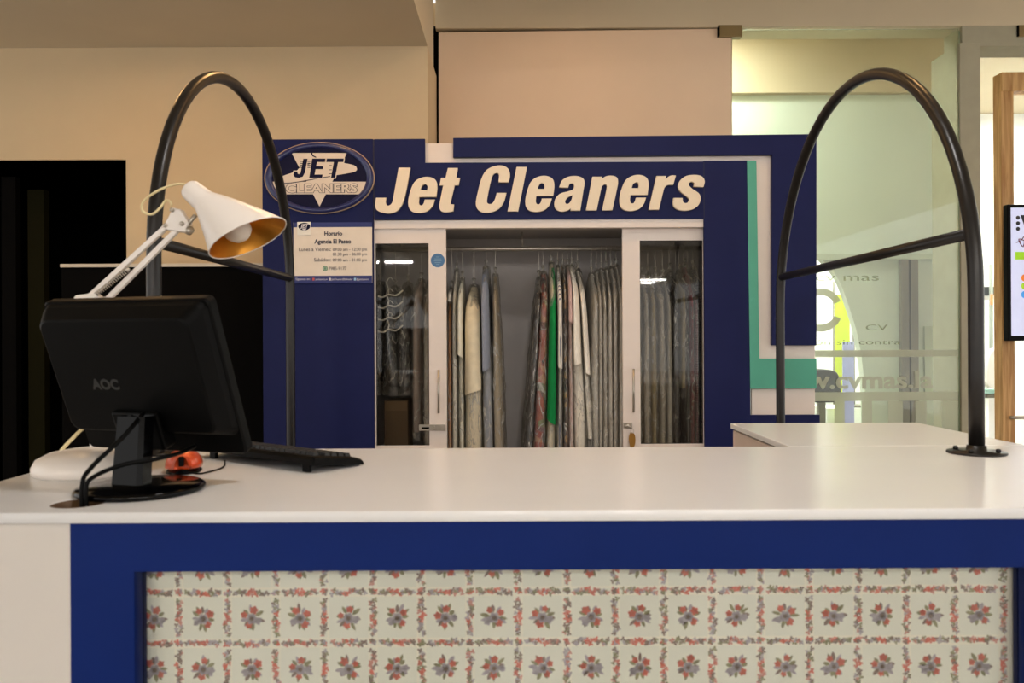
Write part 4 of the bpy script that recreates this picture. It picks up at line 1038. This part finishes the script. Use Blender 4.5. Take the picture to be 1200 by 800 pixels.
# ---------------------------------------------------------- keyboard
ky = empty('computer_keyboard', (-.5, 1.93, CT), 'black computer keyboard lying on the counter beside the monitor', 'keyboard')
kn = Vector((-.437, 1.752, CT + .002)); ul = Vector((-.80, .60, 0)).normalized(); us = Vector((.60, .80, 0)).normalized()
KL, KW = .44, .15
zb_ = .026                                                        # raised back edge (towards us)
def KP(a, b, h):
    """a along the long side, b across from the raised back edge"""
    return kn + ul * a + us * b + Vector((0, 0, h + zb_ * (1 - b / KW) * .62))
prof = [(0, .0), (-.001, .012), (.006, .019), (.03, .0205), (.115, .0185), (.143, .013), (.15, .005), (.147, .0)]
vs_, fs = [], []
for a in (0, .008, KL - .008, KL):
    for b, h in prof:
        q = .004 if a in (0, KL) else 0
        vs_.append(KP(a, min(max(b, q), KW - q), h - (q if h > .005 else 0)))
n_ = len(prof)
for i in range(3):
    for j in range(n_): fs.append((i * n_ + j, i * n_ + (j + 1) % n_, (i + 1) * n_ + (j + 1) % n_, (i + 1) * n_ + j))
fs += [tuple(range(n_)), tuple(range(3 * n_, 4 * n_))]
bm = bmesh.new(); bm.from_mesh(pyd(vs_, fs)); mesh_obj('case', from_bm(bm), M_blk, ky)
M_key = mat('key_black', (17, 17, 18), .5, var=.1)
key_cache = {}
def key(a, b, wa, wb=.0155):
    kk = round(wa, 4)
    if kk not in key_cache:
        vs2 = []; 
        for q, h in ((0, 0), (.0018, .0075)):
            for sx, sy in ((-1, -1), (1, -1), (1, 1), (-1, 1)):
                pa, pb = sx * (wa / 2 - q), sy * (wb / 2 - q)
                vs2.append(ul * pa + us * pb + Vector((0, 0, h - zb_ * .62 * pb / KW)))
        key_cache[kk] = pyd(vs2, [(0, 1, 2, 3), (4, 5, 6, 7), (0, 1, 5, 4), (1, 2, 6, 5), (2, 3, 7, 6), (3, 0, 4, 7)]); key_cache[kk].materials.append(M_key)
    o = bpy.data.objects.new('key', key_cache[kk]); col.objects.link(o); o.parent = ky; o.matrix_parent_inverse = ky.matrix_world.inverted()
    o.location = KP(a, b, .0195 - .002 * (b / KW))
for a in [.02 + i * .0185 + (.008 if i % 4 == 0 else 0) for i in range(22)]: key(a, .026, .0150)
for row in range(4):
    for i in range(22):
        if row == 3 and 6 <= i <= 13: continue
        key(.022 + i * .0188, .052 + row * .0195, .0168)
key(.022 + 9.5 * .0188, .052 + 3 * .0195, .14)
for a in (.035, KL - .05):
    p = KP(a, .012, 0); q = box_me(-.012, .012, -.004, .004, 0, p.z - CT + .001, .001)
    q.transform(Matrix.Translation((p.x, p.y, CT)) @ Matrix.Rotation(math.atan2(ul.y, ul.x), 4, 'Z')); mesh_obj('foot', q, M_blk, ky)

# ---------------------------------------------------------- mouse
ms = empty('computer_mouse', (-.735, 1.80, CT), 'shiny orange red computer mouse beside the monitor stand', 'mouse')
def mouse_ring(t, gx=1.0, gz=1.0, zadd=0):
    y = -.052 + .104 * t; w_ = .036 * (1 - abs(2 * t - 1.04) ** 3.2 * .55) * gx; h_ = (.012 + .027 * math.sin(math.pi * min(1, t * .85 + .16)) ** .8) * gz
    return [(w_ * math.copysign(abs(math.cos(a)) ** .8, math.cos(a)), y, zadd + max(0, h_ * math.sin(a))) for a in [math.pi * k / 12 for k in range(13)]]
mrot = Matrix.Translation((-.735, 1.80, CT + .012)) @ Matrix.Rotation(.28, 4, 'Z')
def mring(g, hz, za, caps=True):
    rs = [[Vector(p) for p in mouse_ring(i / 14, g, hz, za)] for i in range(15)]
    vs2 = [p for r_ in rs for p in r_]; fs2 = []; k_ = 13
    for i in range(14):
        for j in range(k_ - 1): fs2.append((i * k_ + j, i * k_ + j + 1, (i + 1) * k_ + j + 1, (i + 1) * k_ + j))
        fs2.append((i * k_, (i + 1) * k_, (i + 1) * k_ + k_ - 1, i * k_ + k_ - 1))
    fs2 += [tuple(range(k_)), tuple(range(14 * k_, 15 * k_))]
    me = pyd(vs2, fs2); return me
me = mring(1.08, 1.0, 0); me.transform(mrot); mesh_obj('shell', me, M_red, ms, True)
me = mring(1.04, .30, -.0115); me.transform(mrot); mesh_obj('underside', me, M_gloss, ms, True)
wl = lathe('wheel', [(0, -.004), (.010, -.004), (.011, 0), (.010, .004), (0, .004)], mrot @ Vector((0, -.038, .020)), M_gloss, ms, 20, axis=(1, .28, 0))
sl = box_me(-.006, .006, -.0545, -.022, .006, .0275, .003); sl.transform(mrot); mesh_obj('wheel_slot', sl, M_blk, ms)
tag(tube('mouse_cable', spline([mrot @ Vector((.0, -.054, 0)), mrot @ Vector((.03, -.066, -.008)), (-.67, 1.76, CT + .004), (-.66, 1.83, CT + .004), (-.69, 1.93, CT + .004)], 8), .0019, M_blk, None, 7), 'thin black mouse cord curling beside the red mouse', 'cord')

# ================================================================== DESK LAMP
lp_ = empty('desk_lamp', (-.94, 1.80, CT), 'white jointed desk lamp with gold lined shade leaning over the monitor', 'desk lamp')
lb = Vector((-.94, 1.80, CT))
lathe('base', [(0, 0), (.114, 0), (.118, .004), (.118, .016), (.110, .032), (.085, .045), (.05, .051), (0, .053)], lb, M_lamp, lp_, 48)
box('socket', lb.x - .026, lb.x + .026, lb.y + .038, lb.y + .082, CT + .040, CT + .085, M_lamp, lp_, .004)
HD = 1.845
elbow = W(90, 351, HD); head_j = W(204, 262, HD); foot = lb + Vector((0, .06, .08))
sd = Vector((0, 1, 0))
def arm(a, b, off, name, w=.007):
    d_ = (b - a).normalized(); n2 = d_.cross(Vector((0, 1, 0))).normalized()
    vs2 = []
    for p in (a, b):
        for sx, sy in ((-1, -1), (1, -1), (1, 1), (-1, 1)): vs2.append(p + n2 * (off + sx * w) + Vector((0, sy * .006, 0)))
    bm = bmesh.new(); bm.from_mesh(pyd(vs2, [(0, 1, 2, 3), (4, 5, 6, 7), (0, 1, 5, 4), (1, 2, 6, 5), (2, 3, 7, 6), (3, 0, 4, 7)]))
    bmesh.ops.bevel(bm, geom=bm.edges[:], offset=.0015, segments=1, affect='EDGES')
    mesh_obj(name, from_bm(bm), M_lamp, lp_)
arm(foot, elbow + Vector((.01, 0, -.005)), .011, 'lower_arm'); arm(foot, elbow + Vector((.01, 0, -.005)), -.011, 'lower_arm')
arm(W(107, 349, HD), head_j + Vector((-.004, 0, 0)), .004, 'upper_arm', .006); arm(W(125, 349, HD), head_j + Vector((.004, 0, -.012)), -.004, 'upper_arm', .006)
# spring along the arm
a, b = W(112, 345, HD - .012), W(150, 316, HD - .012); dd_ = (b - a); n2 = dd_.cross(Vector((0, 1, 0))).normalized()
tube('spring', [a + dd_ * (i / 120) + n2 * .005 * math.cos(i * .9) + Vector((0, .005 * math.sin(i * .9), 0)) for i in range(121)], .0013, M_chrome, lp_, 5)
prism('elbow_plate', [(84, 352), (88, 346), (110, 343), (118, 349), (112, 356), (90, 356)], HD - .012, .024, M_lamp, lp_, .002)
prism('head_bracket', [(199, 250), (202, 243), (211, 245), (221, 261), (217, 272), (194, 269), (193, 261)], HD - .013, .026, M_lamp, lp_, .002)
for px, py in ((202, 246), (194, 264), (213.5, 262), (150, 316)):
    lathe('bolt', [(0, 0), (.005, 0), (.005, .004), (.003, .006), (0, .006)], W(px, py, HD - .013), M_chrome, lp_, 12, axis=(0, -1, 0))
tube('head_pivot', [W(216, 268, HD), W(229, 252, HD - .01)], .005, M_chrome, lp_, 8)
lathe('wing_nut', [(0, -.006), (.009, -.006), (.009, .006), (0, .006)], W(222, 270, HD - .006), M_chrome, lp_, 12, axis=(.6, -.6, .3))
# shade: a spun cone whose mouth is cut at a slant
ax = Vector((.74, -.20, -.60)).normalized(); upv = (Vector((0, 0, 1)) - ax * ax.z).normalized(); sdv = ax.cross(upv)
hb_ = W(220, 219.5, HD)
Ls, SL, Rm = .197, .038, .084
def shade_pt(s, a, dr=0.0, k=1.0):
    # s 0..1 along the shade
    if s < .05: r_ = .024 * math.sqrt(max(0, 1 - ((.05 - s) / .05) ** 2)) + .0005
    elif s < .30: r_ = .024 + .004 * (s - .05) / .25
    else: r_ = .028 + (Rm - .028) * ((s - .30) / .70) ** .92
    L_ = s * (Ls + SL * math.cos(a) * max(0, (s - .3) / .7))
    r_ = max(.0003, r_ - dr)
    return hb_ + ax * L_ + (upv * math.cos(a) + sdv * math.sin(a)) * r_
ss = [0, .01, .025, .05, .1, .2, .28, .34, .45, .6, .75, .9, 1.0]
n_ = 48
mesh_obj('shade', rings_me([[shade_pt(s, 2 * math.pi * k / n_) for k in range(n_)] for s in ss]), M_lamp, lp_, True)
ss2 = [.30, .40, .5, .6, .7, .8, .9, 1.0]
inner = [[shade_pt(s, 2 * math.pi * k / n_, .0016) for k in range(n_)] for s in ss2]
mesh_obj('reflector', rings_me(inner), M_gold, lp_, True)
mesh_obj('rim', tube_me([shade_pt(1, 2 * math.pi * k / n_, .0008) for k in range(n_)], .0014, 6, True), M_lamp, lp_, True)
bc = hb_ + ax * .159
lathe('bulb', [(0, .034), (.012, .032), (.024, .023), (.030, .010), (.0315, 0), (.029, -.012), (.022, -.026), (.016, -.040), (.0145, -.060), (0, -.060)], bc, M_bulb, lp_, 32, axis=ax)
tube('lamp_cord', spline([W(219, 216, HD), W(205, 216, HD - .01), W(184, 224, HD - .02), W(168, 236, HD - .02), W(167, 247, HD - .02), W(178, 251, HD - .015), W(188, 243, HD - .01), W(194, 235, HD), W(199, 236, HD), W(201, 241, HD)], 7), .0028, M_cord, lp_, 8)
tube('power_cord', spline([lb + Vector((-.085, .02, .036)), lb + Vector((-.078, .05, .06)), lb + Vector((-.05, .09, .10)), lb + Vector((-.02, .12, .11)), lb + Vector((0.02, .15, .05))], 8), .0042, M_cord, lp_, 8)
box('cardboard_body', p0.x, p1.x, 4.08, 4.28, .041, p0.z, mat('cardboard', (96, 76, 54), .85, var=.08), bxo, .003).name = 'body'
box('lid_flap', p0.x + .004, p1.x - .004, 4.076, 4.0795, p0.z - .05, p0.z - .002, mat('cardboard_light', (112, 90, 64), .85), bxo, .0005)
